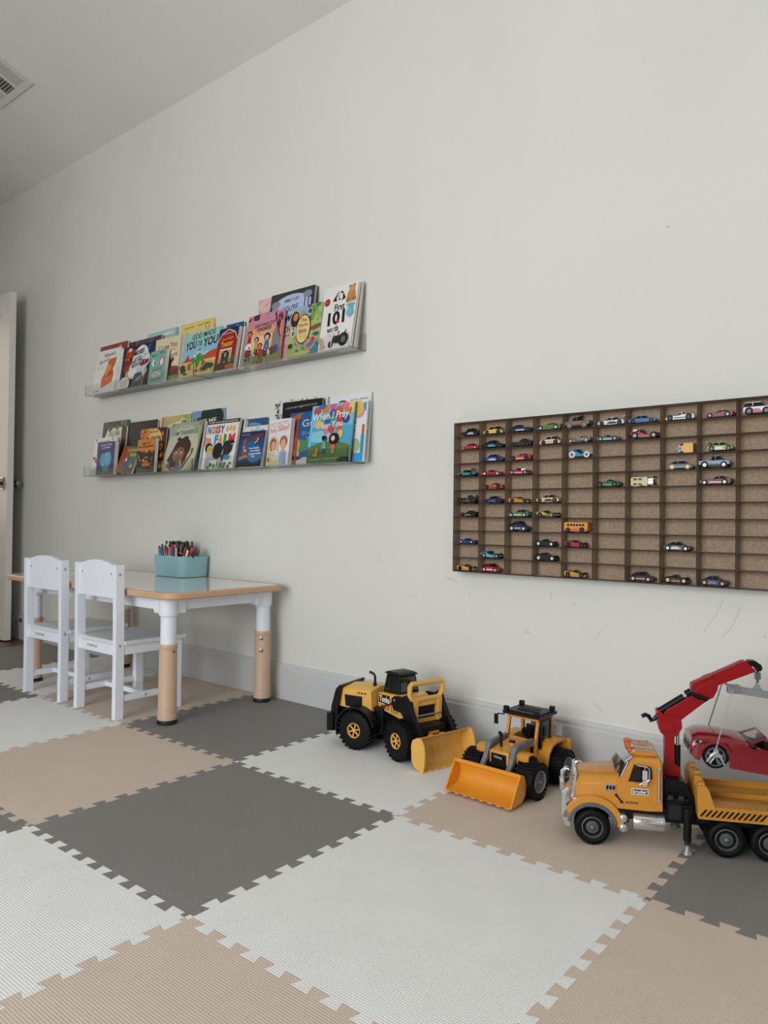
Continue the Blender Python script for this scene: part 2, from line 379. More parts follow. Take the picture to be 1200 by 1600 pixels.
# ------------------------------------------------------------------ foam floor mats
T = .61; Y0 = -.634; AM = .0105; PIT = T / 10
FM = {'w': foam('white_foam', '#eeeeec'), 'b': foam('beige_foam', '#d4c3b4'), 'd': foam('grey_foam', '#85827f')}
def edge(rev=False):
    p = [(0, 0), (.2, 0), (.2, 1)]
    for k in range(10):
        p.append((k + .8, 1))
        if k < 9: p += [(k + .7, -1), (k + 1.3, -1), (k + 1.2, 1)]
    p += [(9.8, 0), (10, 0)]
    return [(a * PIT, b * AM) for a, b in p]
def yline(j): return Y0 - (j - 1) * T
MATS = [(-4, 0), (-3, 0), (-3, 1), (-2, 0), (-2, 1), (-1, 0), (-1, 1), (-1, 2), (0, 0), (0, 1), (0, 2), (1, 0), (1, 1), (1, 2), (2, 0), (2, 1)]
CN = {'w': 'white', 'b': 'beige', 'd': 'dark grey'}
MLAB = {(-4, 0): 'dark grey jigsaw foam mat at the far left, beside the bare wood floor',
        (-3, 0): 'off-white jigsaw foam mat under the far chair and far table end',
        (-3, 1): 'dark grey jigsaw foam mat cut by the left edge, before the far chair',
        (-2, 0): 'beige jigsaw foam mat under the near chair and middle of the table',
        (-2, 1): 'off-white jigsaw foam mat in front of the two small white chairs',
        (-1, 0): 'dark grey jigsaw foam mat between the near table leg and the wall',
        (-1, 1): 'beige jigsaw foam mat in front of the near table leg',
        (-1, 2): 'sliver of dark grey foam mat at the left edge below a beige mat',
        (0, 0): 'off-white jigsaw foam mat under the yellow and black wheel loader',
        (0, 1): 'dark grey jigsaw foam mat in mid floor, the only one fully in view',
        (0, 2): 'off-white jigsaw foam mat in the bottom left corner',
        (1, 0): 'beige jigsaw foam mat under the tractor and the front of the crane truck',
        (1, 1): 'largest off-white jigsaw foam mat, in the middle foreground',
        (1, 2): 'beige jigsaw foam mat at the bottom edge left of centre',
        (2, 0): 'dark grey jigsaw foam mat under the rear wheels of the crane truck',
        (2, 1): 'beige jigsaw foam mat in the bottom right corner of the view'}
E_ = edge()
for (i, j) in MATS:
    c = ['w', 'b', 'd'][(i - (j % 2)) % 3]
    x0, x1 = i * T, (i + 1) * T; yt, yb2 = yline(j), yline(j + 1); g = .0003
    if j == 0: yt = -.0165
    pts = []
    # bottom (y = yb2) left to right, right side upward, top right to left, left side downward; tabs are shared curves
    pts += [(x0 + a, yb2 + b) for a, b in E_]
    if j == 0:
        pts += [(x1 + b, yb2 + a) for a, b in E_ if yb2 + a < yt] + [(x1, yt), (x0, yt)]
        pts += [(x0 + b, yb2 + a) for a, b in E_[::-1] if yb2 + a < yt]
    else:
        pts += [(x1 + b, yb2 + a) for a, b in E_]
        pts += [(x0 + a, yt + b) for a, b in E_[::-1]]
        pts += [(x0 + b, yb2 + a) for a, b in E_[::-1]]
    if i == -4: pts = [q for q in pts if q[0] > x0 + .3 or q in ((x0, yt), (x0, yb2))] + ([(x0, yb2)] if (x0, yb2) not in pts else [])
    out = []
    for q in pts:
        if not out or math.dist(q, out[-1]) > 1e-5: out.append(q)
    if math.dist(out[0], out[-1]) < 1e-5: out.pop()
    cx, cy = (x0 + x1) / 2, (yt + yb2) / 2
    out = [((a - cx) * (1 - g / .3), (b - cy) * (1 - g / .3)) for a, b in out]
    mb = MB(); mb.prism(out, -MT, 0, FM[c], ax='z')
    o = mb.build('foam_mat', smooth=0); o.location = (cx, cy, 0)
    tag(o, MLAB[(i, j)], 'floor mat', 'jigsaw foam mats covering the floor')
# ------------------------------------------------------------------ activity table
WHT = mat('#edf1f8', .3); TAN = mat('#cdae92', .42); EDG = mat('#cfa985', .4); BLK = mat('#17161a', .55); STEEL = mat('#9a9a98', .25, .95)
tb = empty('activity_table', (-1.02, -.31, 0), 0, "low children's table with glossy white top, tan rim and tan-sleeved legs", 'table')
tb_x0, tb_x1, tb_y0, tb_y1 = -.655, .605, -.275, .275
def rrect(x0, x1, y0, y1, r, n=6):
    ps = []
    for cx, cy, a0 in ((x1 - r, y1 - r, 0), (x0 + r, y1 - r, 90), (x0 + r, y0 + r, 180), (x1 - r, y0 + r, 270)):
        for k in range(n + 1): a = R(a0 + 90 * k / n); ps.append((cx + r * math.cos(a), cy + r * math.sin(a)))
    return ps
mb = MB(); mb.prism(rrect(tb_x0 + .018, tb_x1 - .018, tb_y0 + .018, tb_y1 - .018, .042), .444, .462, mat('#e9ece9', .12, coat=.6), ax='z'); mb.build('tabletop', tb)
mb = MB(); o = rrect(tb_x0, tb_x1, tb_y0, tb_y1, .06); i_ = rrect(tb_x0 + .0175, tb_x1 - .0175, tb_y0 + .0175, tb_y1 - .0175, .0425)
o2 = rrect(tb_x0 + .004, tb_x1 - .004, tb_y0 + .004, tb_y1 - .004, .056)
rings = [[(a, b, z) for a, b in ps] for ps, z in ((i_, .439), (o2, .439), (o, .443), (o, .457), (o2, .4625), (i_, .4625))]
n = len(o); vs = [p for r_ in rings for p in r_]; fs = []
for k in range(6):
    for q in range(n): fs.append((k * n + q, k * n + (q + 1) % n, ((k + 1) % 6) * n + (q + 1) % n, ((k + 1) % 6) * n + q))
mb.add(vs, fs, EDG); mb.build('rim', tb)
LEGS = [(.52, -.214), (.52, .222), (-.49, -.204), (-.49, .226)]
ap = MB(); t = .018
ap.box(-.49, .52, -.232, -.214, .395, .441, WHT); ap.box(-.49, .52, .222, .240, .395, .441, WHT)
ap.box(.52, .538, -.214, .222, .395, .441, WHT); ap.box(-.508, -.49, -.214, .222, .395, .441, WHT)
for x, y in LEGS:
    sx = 1 if x > 0 else -1; sy = 1 if y > 0 else -1
    ap.box(min(x, x + sx * .025) - (.055 if sx > 0 else 0), max(x, x + sx * .025) + (.055 if sx < 0 else 0), min(y, y + sy * .025) - (.055 if sy > 0 else 0), max(y, y + sy * .025) + (.055 if sy < 0 else 0), .384, .441, WHT)
for x, y in LEGS: ap.lathe((x, y, 0), [(.001, .380), (.031, .380), (.034, .384), (.0345, .441), (.001, .441)], WHT, ax='z')
ap.build('apron', tb, bevel=.003)
for x, y in LEGS:
    mb = MB(); mb.lathe((x, y, 0), [(.0275, .385), (.0275, .27), (.001, .27)], WHT, ax='z'); mb.lathe((x, y, 0), [(.001, .388), (.033, .388), (.033, .378), (.028, .374)], WHT, ax='z')
    leg = mb.build('leg', tb)
    mb = MB(); mb.lathe((x, y, 0), [(.001, .279), (.0305, .279), (.0322, .276), (.0322, .264), (.0308, .262), (.0325, .04), (.0335, .036), (.034, .014), (.001, .014)], TAN, ax='z', n=40)
    pts = []
    for k in range(61):
        a = 2 * math.pi * k / 60; z = .048 + .006 * abs(math.sin(a * 3)); pts.append((x + .0331 * math.cos(a), y + .0331 * math.sin(a), z))
    mb.tube(pts, .0009, mat('#dfc0a2', .4), 5)
    sl = mb.build('leg_sleeve', leg)
    mb = MB(); mb.lathe((x, y, 0), [(.001, .016), (.034, .016), (.0352, .012), (.0345, .002), (.031, 0), (.001, 0)], BLK, ax='z', n=40); mb.build('rubber_foot', leg)
    for z in (.252, .205):
        if x > 0 and y < 0:
            if z < .25: continue
            mb = MB(); mb.cyl((x - .037, y, .255), (x + .037, y, .255), .004, STEEL)
        else: mb = MB(); mb.T = Matrix.Translation((x, y, z)) @ Matrix.Rotation(R(38), 4, 'Z'); mb.lathe((0, -.0325, 0), [(.0075, .003), (.0075, -.0015), (.0045, -.0025), (.0045, -.0035), (.001, -.0035)], STEEL, ax='y', n=14)
        mb.build('bolt', leg)
# ------------------------------------------------------------------ chairs
CW = mat('#eef2fa', .36); SEATM = mat('#dfe2e6', .3)
def make_chair():
    t = empty('kids_chair', (0, 0, 0)); hw, dp = .144, .28      # local: back at y=0, front at +y
    for sx in (-1, 1):
        x0, x1 = (-hw, -hw + .021) if sx < 0 else (hw - .021, hw)
        p = MB(); p.prism([(.0, 0), (.034, 0), (.034, .25), (.030, .55), (-.004, .55), (0, .25)], x0, x1, CW, ax='x'); post = p.build('back_post', t, bevel=.0015)
        s = MB()
        for y, z in ((.013, .515), (.017, .262)):
            xo = x1 if sx > 0 else x0; s.lathe((xo, y, z), [(.0065, -.001), (.0065, .0008 * sx), (.0052, .0008 * sx), (.0052, .0002 * sx), (.003, .0006 * sx), (.001, .0006 * sx)], mat('#c9ced4', .35), ax='x', n=14)
            s.lathe((xo, y, z), [(.0022, .0007 * sx), (.001, .0011 * sx)], mat('#4a4c50', .4), ax='x', n=8)
        s.build('screw', post)
        f = MB(); xx0, xx1 = (x0 + .003, x1 + .006) if sx < 0 else (x0 - .006, x1 - .003)
        f.box(xx0, xx1, dp - .034, dp, 0, .262, CW); f.build('leg', t, bevel=.0015)
        a = MB(); a.box(x0 + .002, x1 - .002, .034, dp - .036, .228, .262, CW); a.build('seat_rail', t, bevel=.001)
        a = MB(); a.box(x0 + .003, x1 - .003, .034, dp - .034, .062, .084, CW); st_ = a.build('side_stretcher', t, bevel=.001)
        s = MB(); xo = (x1 if sx > 0 else x0) - .003 * sx; s.lathe((xo, .125, .073), [(.0065, -.001), (.0065, .0008 * sx), (.003, .0006 * sx), (.001, .0006 * sx)], mat('#c9ced4', .35), ax='x', n=14); s.lathe((xo, .125, .073), [(.0022, .0009 * sx), (.001, .0013 * sx)], mat('#4a4c50', .4), ax='x', n=8); s.build('screw', st_)
    p = MB(); pts = [(-hw + .021, .43), (hw - .021, .43), (hw - .021, .543)]
    for k in range(9):
        u = k / 8; pts.append((hw - .021 - u * 2 * (hw - .021), .543 + .022 * math.sin(math.pi * u) ** .8))
    pts.append((-hw + .021, .543))
    p.prism(pts, .004, .020, CW); bp = p.build('back_panel', t, bevel=.0012)
    s = MB()
    for x in (-.1, .1): s.cyl((x, .0038, .518), (x, .0045, .518), .0032, mat('#5b5f66', .5), n=10); s.box(x - .0012, x + .0012, .0036, .0045, .512, .519, mat('#5b5f66', .5))
    s.build('screw_hole', bp)
    r = MB(); r.box(-hw + .021, hw - .021, .008, .024, .226, .262, CW); br = r.build('back_rail', t, bevel=.001)
    cv_ = Canvas(.07, .014, lambda a, b, k: (-.066 + a, .008 - k, .240 + b)); dk = '#55565c'
    cv_.text('KidKraft', .24, .1, .76, .75, dk, .015)
    cv_.line([(.02, .2), (.1, .75), (.18, .2)], .022, dk); cv_.line([(.04, .6), (.16, .6)], .022, dk); cv_.line([(.02, .2), (.18, .2)], .022, dk)
    cv_.done('printed_logo', br)
    r = MB(); r.box(-hw + .02, hw - .02, dp - .03, dp - .012, .226, .262, CW); r.build('front_rail', t, bevel=.001)
    r = MB(); r.box(-hw + .018, hw - .018, .12, .138, .064, .082, CW); r.build('stretcher', t, bevel=.001)
    q = MB(); q.prism([(-hw + .021, .012), (hw - .021, .012), (hw - .021, .035), (hw + .006, .035), (hw + .006, dp + .012), (-hw - .006, dp + .012), (-hw - .006, .035), (-hw + .021, .035)], .262, .277, SEATM, ax='z'); q.build('seat', t, bevel=.002)
    return t
ch = make_chair(); ch.location = (-.805, -.630, 0)
tag(ch, 'small white wooden chair nearest the camera, half under the table', 'chair', 'small white chairs at the table')
c2 = copy_tree(ch); c2.location = (-1.199, -.634, 0); c2.rotation_euler.z = R(2); tag(c2, 'small white wooden chair further left, at the far end of the table', 'chair', 'small white chairs at the table')
# ------------------------------------------------------------------ pen bin and pens
bn = empty('storage_bin', (-1.056, -.083, .4628), R(1), 'light blue plastic bin full of felt pens on the white table', 'bin')
BLU = mat('#98c2cc', .36); mb = MB(); rr = []
for w, d, z, r in ((.104, .068, 0, .026), (.108, .072, .003, .028), (.112, .076, .089, .03), (.113, .077, .092, .03), (.110, .074, .092, .028), (.106, .070, .006, .026)):
    rr.append([(a, b, z) for a, b in rrect(-w, w, -d, d, r, 6)])
mb.loft(rr, BLU); mb.build('tub', bn)
ords = ['first', 'second', 'third', 'fourth', 'fifth', 'sixth', 'seventh', 'eighth', 'ninth', 'tenth', 'eleventh', 'twelfth', 'thirteenth', 'fourteenth', 'fifteenth', 'sixteenth', 'seventeenth', 'eighteenth', 'nineteenth', 'twentieth', 'twenty-first', 'twenty-second', 'twenty-third', 'twenty-fourth']
def pen(x, y, tx, ty, L, h, label):
    t = empty('felt_pen', (bn.location.x + x, bn.location.y + y, .4695), 0, label, 'pen', 'felt pens standing in the blue bin')
    t.rotation_euler = (ty, tx, 0)
    m = MB(); m.lathe((0, 0, 0), [(.001, 0), (.0042, .001), (.0046, L - .040), (.0046, L - .038)], mat('#0e0e12', .4), ax='z', n=10); m.build('barrel', t)
    m = MB(); m.lathe((0, 0, 0), [(.0050, L - .041), (.0050, L - .038)], mat('#e6e4e0', .4), ax='z', n=10); m.build('ring', t)
    m = MB(); m.lathe((0, 0, 0), [(.0052, L - .038), (.0050, L - .004), (.0035, L), (.001, L)], mat(h, .35), ax='z', n=10); m.build('cap', t)
PC = [('dark red', '#7c1826'), ('grey', '#55575a'), ('blue', '#3a78a8'), ('orange', '#c9743c'), ('dark grey', '#4a4d50'), ('silver', '#85888a'), ('black', '#34363a'), ('cream', '#e6d2a6'), ('crimson', '#9a1c36'),
      ('plum', '#4a1f30'), ('bright orange', '#e4703a'), ('scarlet', '#bb362c'), ('royal blue', '#2a62a8'), ('coral', '#dc6854'), ('wine red', '#6a1c2c'), ('navy', '#1c2434'), ('teal', '#2a8494'), ('black', '#1c1c22'), ('pale pink', '#dc9a90'), ('green', '#186e44')]
for k, (cn, h) in enumerate(PC):
    pen(-.088 + k * .0068, -.046 + (k % 2) * .016, R(-6 + k * .35 + random.uniform(-3, 3)), R(random.uniform(-2, 2)), .136 - .012 * (k % 2 == 0) + random.uniform(-.004, .004), h, '%s-capped felt pen, %s from the left in the front row of the bin' % (cn, ords[k]))
for k in range(18):
    cn, h = [('black', '#141418'), ('dark red', '#5a1a22'), ('black', '#1c1e24'), ('brown', '#5a3428'), ('black', '#17171a'), ('dark blue', '#1c2c44')][k % 6]
    pen(-.092 + k * .0074, -.008 + (k % 3) * .019, R(-6 + k * .4 + random.uniform(-2, 2)), R(random.uniform(-2, 2)), .146 + random.uniform(-.004, .004), h, '%s-capped felt pen in the crowded back rows of the bin, %s from the left' % (cn, ords[k]))
for k, (cn, h) in enumerate([('black', '#17171a'), ('slate', '#26303c'), ('magenta', '#a8246a'), ('crimson', '#b02a34'), ('orange', '#e25a3c'), ('dark green', '#2c6b3c'), ('white', '#e6e0cc'), ('grey', '#303033')]):
    pen(.046 + k * .0035, -.046 + (k % 3) * .03, R(15 + k * 1.5), R(1), .140 - k * .003, h, '%s-capped felt pen leaning right at the bin\'s right end, %s of that bunch' % (cn, ords[k]))
# ------------------------------------------------------------------ acrylic picture ledges
def make_ledge(L):
    t = empty('acrylic_ledge', (0, 0, 0)); w = .003; D = .098
    m = MB(); m.box(0, L, -w, -.0004, 0, .067, M_ACRYL); m.box(0, L, -D + w, -w, 0, w, M_ACRYL); m.box(0, L, -D, -D + w, 0, .052, M_ACRYL)
    m.build('clear_channel', t, smooth=0)
    m = MB()
    for x0, x1 in ((-.0004, 0), (L, L + .0004)):
        m.box(x0, x1, -w, -.0004, .0, .067, M_ACEDGE); m.box(x0, x1, -D + w, -w, 0, w, M_ACEDGE); m.box(x0, x1, -D, -D + w, 0, .052, M_ACEDGE)
    m.build('cut_edges', t, smooth=0)
    return t
lg = make_ledge(.912); G = 'clear acrylic picture ledges'
for k, (x, z, lb) in enumerate(((-1.880, 1.3435, 'clear acrylic book ledge, left half of the upper row'), (-.965, 1.3435, 'clear acrylic book ledge, right half of the upper row'),
                                (-1.880, .9285, 'clear acrylic book ledge, left half of the lower row'), (-.965, .9285, 'clear acrylic book ledge, right half of the lower row'))):
    o = lg if k == 0 else copy_tree(lg)
    o.location = (x, 0, z); tag(o, lb, 'shelf', G)
ZU, ZL = 1.3467, .9317
PAGE = mat('#e4e0d8', .6)
def book(x0, x1, yb, yt, H, z0, cover, label, art=None, th=.010, pages=None, board=False, tilt=0, spine=None, name='picture_book', grp='books facing out on the acrylic ledges'):
    """x0..x1 bottom corners, yb front bottom depth, yt front top depth, H cover height, th thickness"""
    W = x1 - x0; lean = math.asin(max(-1, min(1, (yt - yb) / H)))
    t = empty(name, (x0, yb, z0), 0, label, 'book', grp)
    M_ = Matrix.Rotation(-lean, 4, 'X') @ Matrix.Rotation(tilt, 4, 'Y')
    t.rotation_euler = M_.to_euler()
    t.location.z += 0.0004 + W * math.sin(abs(tilt))
    c = mat(cover, .35); p = pages or PAGE; ct = .0016 if not board else .0012
    m = MB()
    m.box(0, W, 0, ct, 0, H, c); m.box(0, W, th - ct, th, 0, H, c); m.box(0, ct, ct, th - ct, 0, H, mat(spine, .35) if spine else c)
    cv = m.build('cover', t, bevel=.0004)
    ins = .003 if not board else .0003
    m = MB(); m.box(ct, W - ins, ct, th - ct, ins if not board else .0003, H - (ins if not board else .0003), p)
    if board:
        n = max(2, int(th / .0035))
        for k in range(1, n):
            y = ct + (th - 2 * ct) * k / n; m.box(W - ins, W - ins + .0002, y - .0002, y + .0002, .001, H - .001, mat('#b9b4ab', .6))
    m.build('pages', t, smooth=0)
    if art:
        s = Canvas(W, H, lambda a, b, k: (a, -k, b)); art(s); s.done('cover_print', cv)
    return t
def stars(s, n, c='#c9c7b8', y0=.5, seed=1, r=.006):
    rn = random.Random(seed)
    for _ in range(n): s.ell(rn.random(), y0 + rn.random() * (1 - y0), r, r, c, n=6); s.k -= 1
    s.k += 1
def blobs(s, n, cols, x0, x1, y0, y1, r0, r1, seed=1, n_=9):
    rn = random.Random(seed)
    for k in range(n): s.ell(rn.uniform(x0, x1), rn.uniform(y0, y1), rn.uniform(r0, r1), rn.uniform(r0, r1), cols[k % len(cols)], rn.uniform(0, 180), n=n_)
def person(s, x, y, h, skin, hair, top, legs='#2c4a6a', r=1):
    s.rect(x - .10 * h, y, x - .02 * h, y + .35 * h, legs); s.rect(x + .02 * h, y, x + .10 * h, y + .35 * h, legs)
    s.poly([(x - .17 * h, y + .28 * h), (x + .17 * h, y + .28 * h), (x + .1 * h, y + .66 * h), (x - .1 * h, y + .66 * h)], top)
    s.ell(x, y + .84 * h, .19 * h, .17 * h * r, hair); s.ell(x, y + .8 * h, .13 * h, .12 * h * r, skin)
# --- cover artwork
def a_chest(s):      # white cover, orange armchair
    s.text("Where's", .30, .83, .5, .10, '#22201f', .012, 5); s.text('Spot?', .12, .68, .42, .11, '#22201f', .012, 8, .1)
    for k in range(2): s.text('lift the flap', .10, .60 - k * .035, .26, .022, '#55504c', 0, 4)
    s.poly([(.56, .76), (.88, .78), (.86, .62), (.78, .52), (.86, .42), (.84, .22), (.40, .12), (.36, .32), (.46, .46), (.50, .58)], '#c9621a')
    s.poly([(.44, .44), (.54, .66), (.70, .62), (.72, .48), (.58, .40)], '#d99a32'); s.poly([(.60, .48), (.80, .52), (.82, .40), (.62, .38)], '#c2401a')
    s.line([(.38, .14), (.82, .24)], .02, '#a84c12'); s.poly([(.40, .12), (.84, .22), (.82, .40), (.42, .34)], '#d26a1e'); s.ell(.60, .32, .02, .02, '#ecc26a')
    s.text('Eric Hill', .06, .04, .26, .035, '#2a2624', 0)
def a_red(s):
    s.rect(.04, .9, .96, .93, '#8c3a3a'); s.rect(.05, .05, .95, .88, '#9a4444'); s.ell(.75, .93, .05, .03, '#b98a6a')
def a_moses(s):
    s.rect(0, 0, 1, 1, '#1c2030'); s.ell(.85, .85, .25, .3, '#16204a'); s.line([(.86, .96), (.76, .70)], .03, '#5a7ea8')
    blobs(s, 10, ['#a8341f', '#c2502c', '#7c1f18'], .08, .34, .45, .9, .05, .11, 4); s.ell(.22, .5, .12, .18, '#8c2418'); s.ell(.20, .92, .06, .04, '#e8e2da')
    s.ell(.26, .33, .08, .10, '#c9a44a'); s.ell(.60, .62, .27, .36, '#e4e6e8'); s.ell(.42, .40, .16, .20, '#e0e2e4'); s.ell(.78, .60, .16, .18, '#cdd3d8')
    s.poly([(.62, .44), (.88, .52), (.92, .60), (.68, .62)], '#7c2420'); s.ell(.74, .44, .10, .03, '#eceef0'); s.ell(.70, .34, .20, .14, '#c6cbd4')
    s.poly([(.44, 0), (.5, .30), (.72, .36), (.86, 0)], '#3c4c5c'); s.line([(.86, .42), (.80, 0)], .03, '#b98a5c'); s.ell(.66, .18, .10, .04, '#a8964c', 20)
    blobs(s, 12, ['#d8743c', '#5c1a14', '#e0a87c'], .1, .32, .4, .9, .01, .03, 25); blobs(s, 14, ['#c8ccd4', '#f0f0f2', '#b0b8c4'], .5, .9, .3, .75, .015, .04, 26)
    s.text('MOSES', .36, .76, .34, .11, '#1a1a20', .02, 8); s.text('and the', .40, .67, .24, .05, '#1a1a20', .01, 8); s.text('VERY BIG', .34, .58, .34, .07, '#1a1a20', .015, 8); s.text('RESCUE', .36, .48, .30, .08, '#1a1a20', .015, 8)
    s.ell(.20, .10, .19, .17, '#e6e2dc')
    for k in range(4): s.text('written & illus.', .09, .17 - k * .045, .22, .026, '#3a3634', 0, 3)
def a_brown(s): s.rect(0, .88, 1, 1, '#4c4044'); s.rect(0, 0, 1, .88, '#241c22'); blobs(s, 8, ['#6b5a58', '#3a2c30'], 0, 1, .88, .98, .03, .07, 3)
def a_moo(s):
    s.text('MOO,', .1, .80, .32, .10, '#24404a', .015, 4); s.text('BAA,', .58, .86, .30, .10, '#24404a', .015, 4)
    s.rect(.62, .56, .88, .78, '#cf6a7e')
    for x, y in ((.24, .62), (.76, .62)): s.ell(x, y, .09, .10, '#ece8e4'); s.ell(x, y + .08, .05, .05, '#f2eeea'); s.ell(x - .02, y + .09, .012, .01, '#222')
    s.ell(.30, .62, .03, .05, '#3a3436'); s.text('LA LA LA!', .2, .42, .62, .07, '#a8925c', .01, 3); s.line([(.2, .38), (.82, .42)], .02, '#2c5a78')
    s.ell(.5, .25, .32, .07, '#e4c9c4'); s.text('MOO, BAA', .36, .22, .3, .06, '#6a4048', .01); s.text('by Sandra Boynton', .12, .07, .74, .06, '#22525c', .01, 3)
def a_love(s):
    s.text('I Love You', .16, .74, .7, .13, '#7a4a30', .02, 5); s.text('as Big as the', .34, .66, .5, .06, '#6a3c2c', .01, 5); s.text('World', .5, .54, .4, .09, '#6a3c2c', .015, 5)
    s.rect(0, .12, 1, .30, '#6e3c34'); s.rect(0, 0, 1, .13, '#7c9a54'); s.ell(.5, .30, .5, .05, '#8a4c3c')
    s.poly([(.56, .26), (.58, .48), (.54, .50), (.56, .56), (.66, .56), (.68, .48), (.70, .52), (.78, .54), (.80, .48), (.72, .40), (.70, .26)], '#5c2c26')
def a_teal(s): s.rect(0, .9, .93, 1, '#a8c4c2'); s.rect(.94, 0, 1, 1, '#8fb0b2'); s.ell(.7, .93, .2, .03, '#d5dedc')
def a_yellow(s):
    s.rect(0, 0, 1, 1, '#e6cd7a'); s.ell(.30, .62, .36, .20, '#7f9a52'); s.text('LUKAS WOLFE', .12, .90, .3, .035, '#6a5c34', .01, 2); s.text('SUSAN TARMAN', .52, .91, .38, .035, '#6a5c34', .01, 2)
    s.ell(.82, .74, .13, .09, '#c98a3c'); s.ell(.66, .70, .08, .05, '#c98a3c'); s.ell(.78, .78, .02, .02, '#3a2c1c'); s.line([(.8, .84), (.76, .9)], .015, '#4a3a24'); s.line([(.86, .84), (.9, .9)], .015, '#4a3a24')
def a_god(s):
    s.rect(0, .3, 1, 1, '#8cc0d4'); s.rect(0, .7, 1, 1, '#9fcbc0'); s.rect(0, 0, 1, .33, '#dfc074'); s.ell(.8, .45, .3, .06, '#a9cfe0')
    s.poly([(0, .32), (.1, .36), (.18, .50), (.24, .38), (.36, .42), (.44, .33)], '#b8482a'); s.poly([(.56, .33), (.66, .42), (.82, .50), (1, .52), (1, .33)], '#c2522c')
    s.text('GOD MADE', .20, .84, .66, .12, '#1c3c2c', .015, 3); s.text('YOU', .06, .60, .30, .20, '#161c3a', .03, 6); s.text('YOU', .56, .62, .40, .20, '#161c3a', .03, 4); s.text('TO BE', .40, .66, .12, .12, '#1c3c2c', .02)
    for x, rx, y, ry in ((.50, .065, .38, .22), (.37, .05, .34, .07), (.62, .05, .36, .08)): s.ell(x, y, rx, ry, '#4f8a3c')
    s.rect(.36, .28, .5, .34, '#4f8a3c'); s.ell(.46, .5, .04, .035, '#eeeadf'); s.ell(.54, .52, .04, .035, '#eeeadf'); s.ell(.46, .5, .015, .014, '#222'); s.ell(.54, .52, .015, .014, '#222'); s.ell(.38, .44, .035, .03, '#eeeadf')
    for x, y in ((.08, .22), (.12, .14), (.80, .18), (.90, .16), (.74, .12)): s.ell(x, y, .08, .06, '#3f4a2a')
    s.ell(.27, .22, .05, .07, '#9a6a3c'); s.ell(.68, .24, .05, .06, '#8a5a34'); s.ell(.2, .06, .06, .02, '#3a3020'); blobs(s, 16, ['#4a4a30', '#8c6a3c', '#c8a45c', '#3a3424'], .04, .96, .04, .28, .012, .03, 24); s.text('JAMIE DIXY', .42, .08, .3, .03, '#4a3420', .01)
def a_barn(s):
    s.rect(0, 0, 1, 1, '#1c2c52'); s.poly([(0, .16), (0, .66), (.16, .86), (.5, .95), (.84, .86), (1, .68), (1, .16)], '#9a1f22'); s.rect(0, 0, 1, .17, '#5a4430'); s.ell(.8, .06, .25, .06, '#b5663c')
    s.line([(0, .68), (.17, .87), (.5, .96), (.84, .87), (1, .69)], .03, '#e6e2da')
    s.text('by Michelle Robinson', .2, .84, .56, .035, '#f0e6da', .01, 3); s.text('Good Night', .20, .68, .60, .10, '#e8923c', .015, 4); s.text('Tractor', .20, .55, .62, .13, '#f0c23c', .02, 4)
    s.rect(.18, .17, .80, .50, '#d8d2c8'); s.rect(.22, .17, .76, .46, '#c98a3c'); s.rect(.32, .14, .42, .40, '#2a2a2c'); s.rect(.58, .14, .68, .40, '#2a2a2c'); s.rect(.42, .20, .58, .44, '#35483a'); s.ell(.5, .42, .12, .03, '#2c2c2c'); s.rect(.45, .30, .55, .40, '#8a9a8c'); s.ell(.88, .22, .10, .08, '#4c6a38')
def a_blue(s): s.rect(0, 0, 1, 1, '#24507e'); s.rect(.0, .50, 1, .54, '#cdd5d8'); s.rect(0, 0, 1, .5, '#2c8494'); stars(s, 14, '#c8d4de', .6, 3, .02)
def a_pink(s):
    s.rect(0, .6, 1, 1, '#cc8aa2'); s.rect(0, .3, 1, .75, '#dc8c74'); s.ell(.5, .55, .42, .2, '#e3a184'); s.ell(.5, .40, .4, .2, '#ecc7a0'); s.rect(0, 0, 1, .16, '#8a8a5c')
    blobs(s, 8, ['#4a2c34', '#5c3440'], .02, .3, .92, 1.0, .02, .06, 5); blobs(s, 14, ['#7c2c3c', '#5c2430', '#8c3c44'], .72, 1, .6, 1, .015, .05, 6); s.line([(.78, 1), (.86, .7), (.98, .45)], .02, '#5c2430')
    s.text("DON'T FORGET TO", .22, .74, .52, .07, '#6a5a50', .01, 3); s.text('REMEMBER', .30, .65, .40, .08, '#6a5a50', .01, 3); s.text('Ellie Holcomb', .38, .55, .2, .035, '#8c6a58', 0)
    s.poly([(.74, .2), (.76, .55), (.84, .68), (.98, .40), (.98, .15)], '#8a8084'); person(s, .10, .35, .34, '#c98a6a', '#221a1c', '#a82c34', '#e6e2da'); s.ell(.1, .36, .1, .06, '#e8e2dc')
    rn = random.Random(2)
    for k in range(9): s.ell(.08 + k * .1, .14 + rn.random() * .1, .05 + rn.random() * .02, .08, ['#8c3424', '#3c5a84', '#d5b58c', '#7a3a20', '#c2502c', '#4c4038', '#e2d8c8'][k % 7])
    person(s, .32, .2, .34, '#c99a7a', '#2a1c18', '#c2a05c', '#4a3a2c'); person(s, .62, .12, .46, '#d8a890', '#241a1c', '#3c6a8c', '#2c4a6a'); person(s, .44, .1, .3, '#c98a6a', '#5a1c18', '#c24a2c', '#b83c24')
    blobs(s, 7, ['#6a7a44', '#a8a060'], 0, 1, 0, .08, .03, .06, 8); blobs(s, 16, ['#3a2428', '#c8a078', '#2c4468', '#e0d4c4', '#9a3c2c', '#5a4434'], .04, .8, .08, .36, .012, .028, 21); blobs(s, 10, ['#b86a74', '#e0a48c', '#a85a6c'], .05, .7, .62, .98, .008, .016, 22)
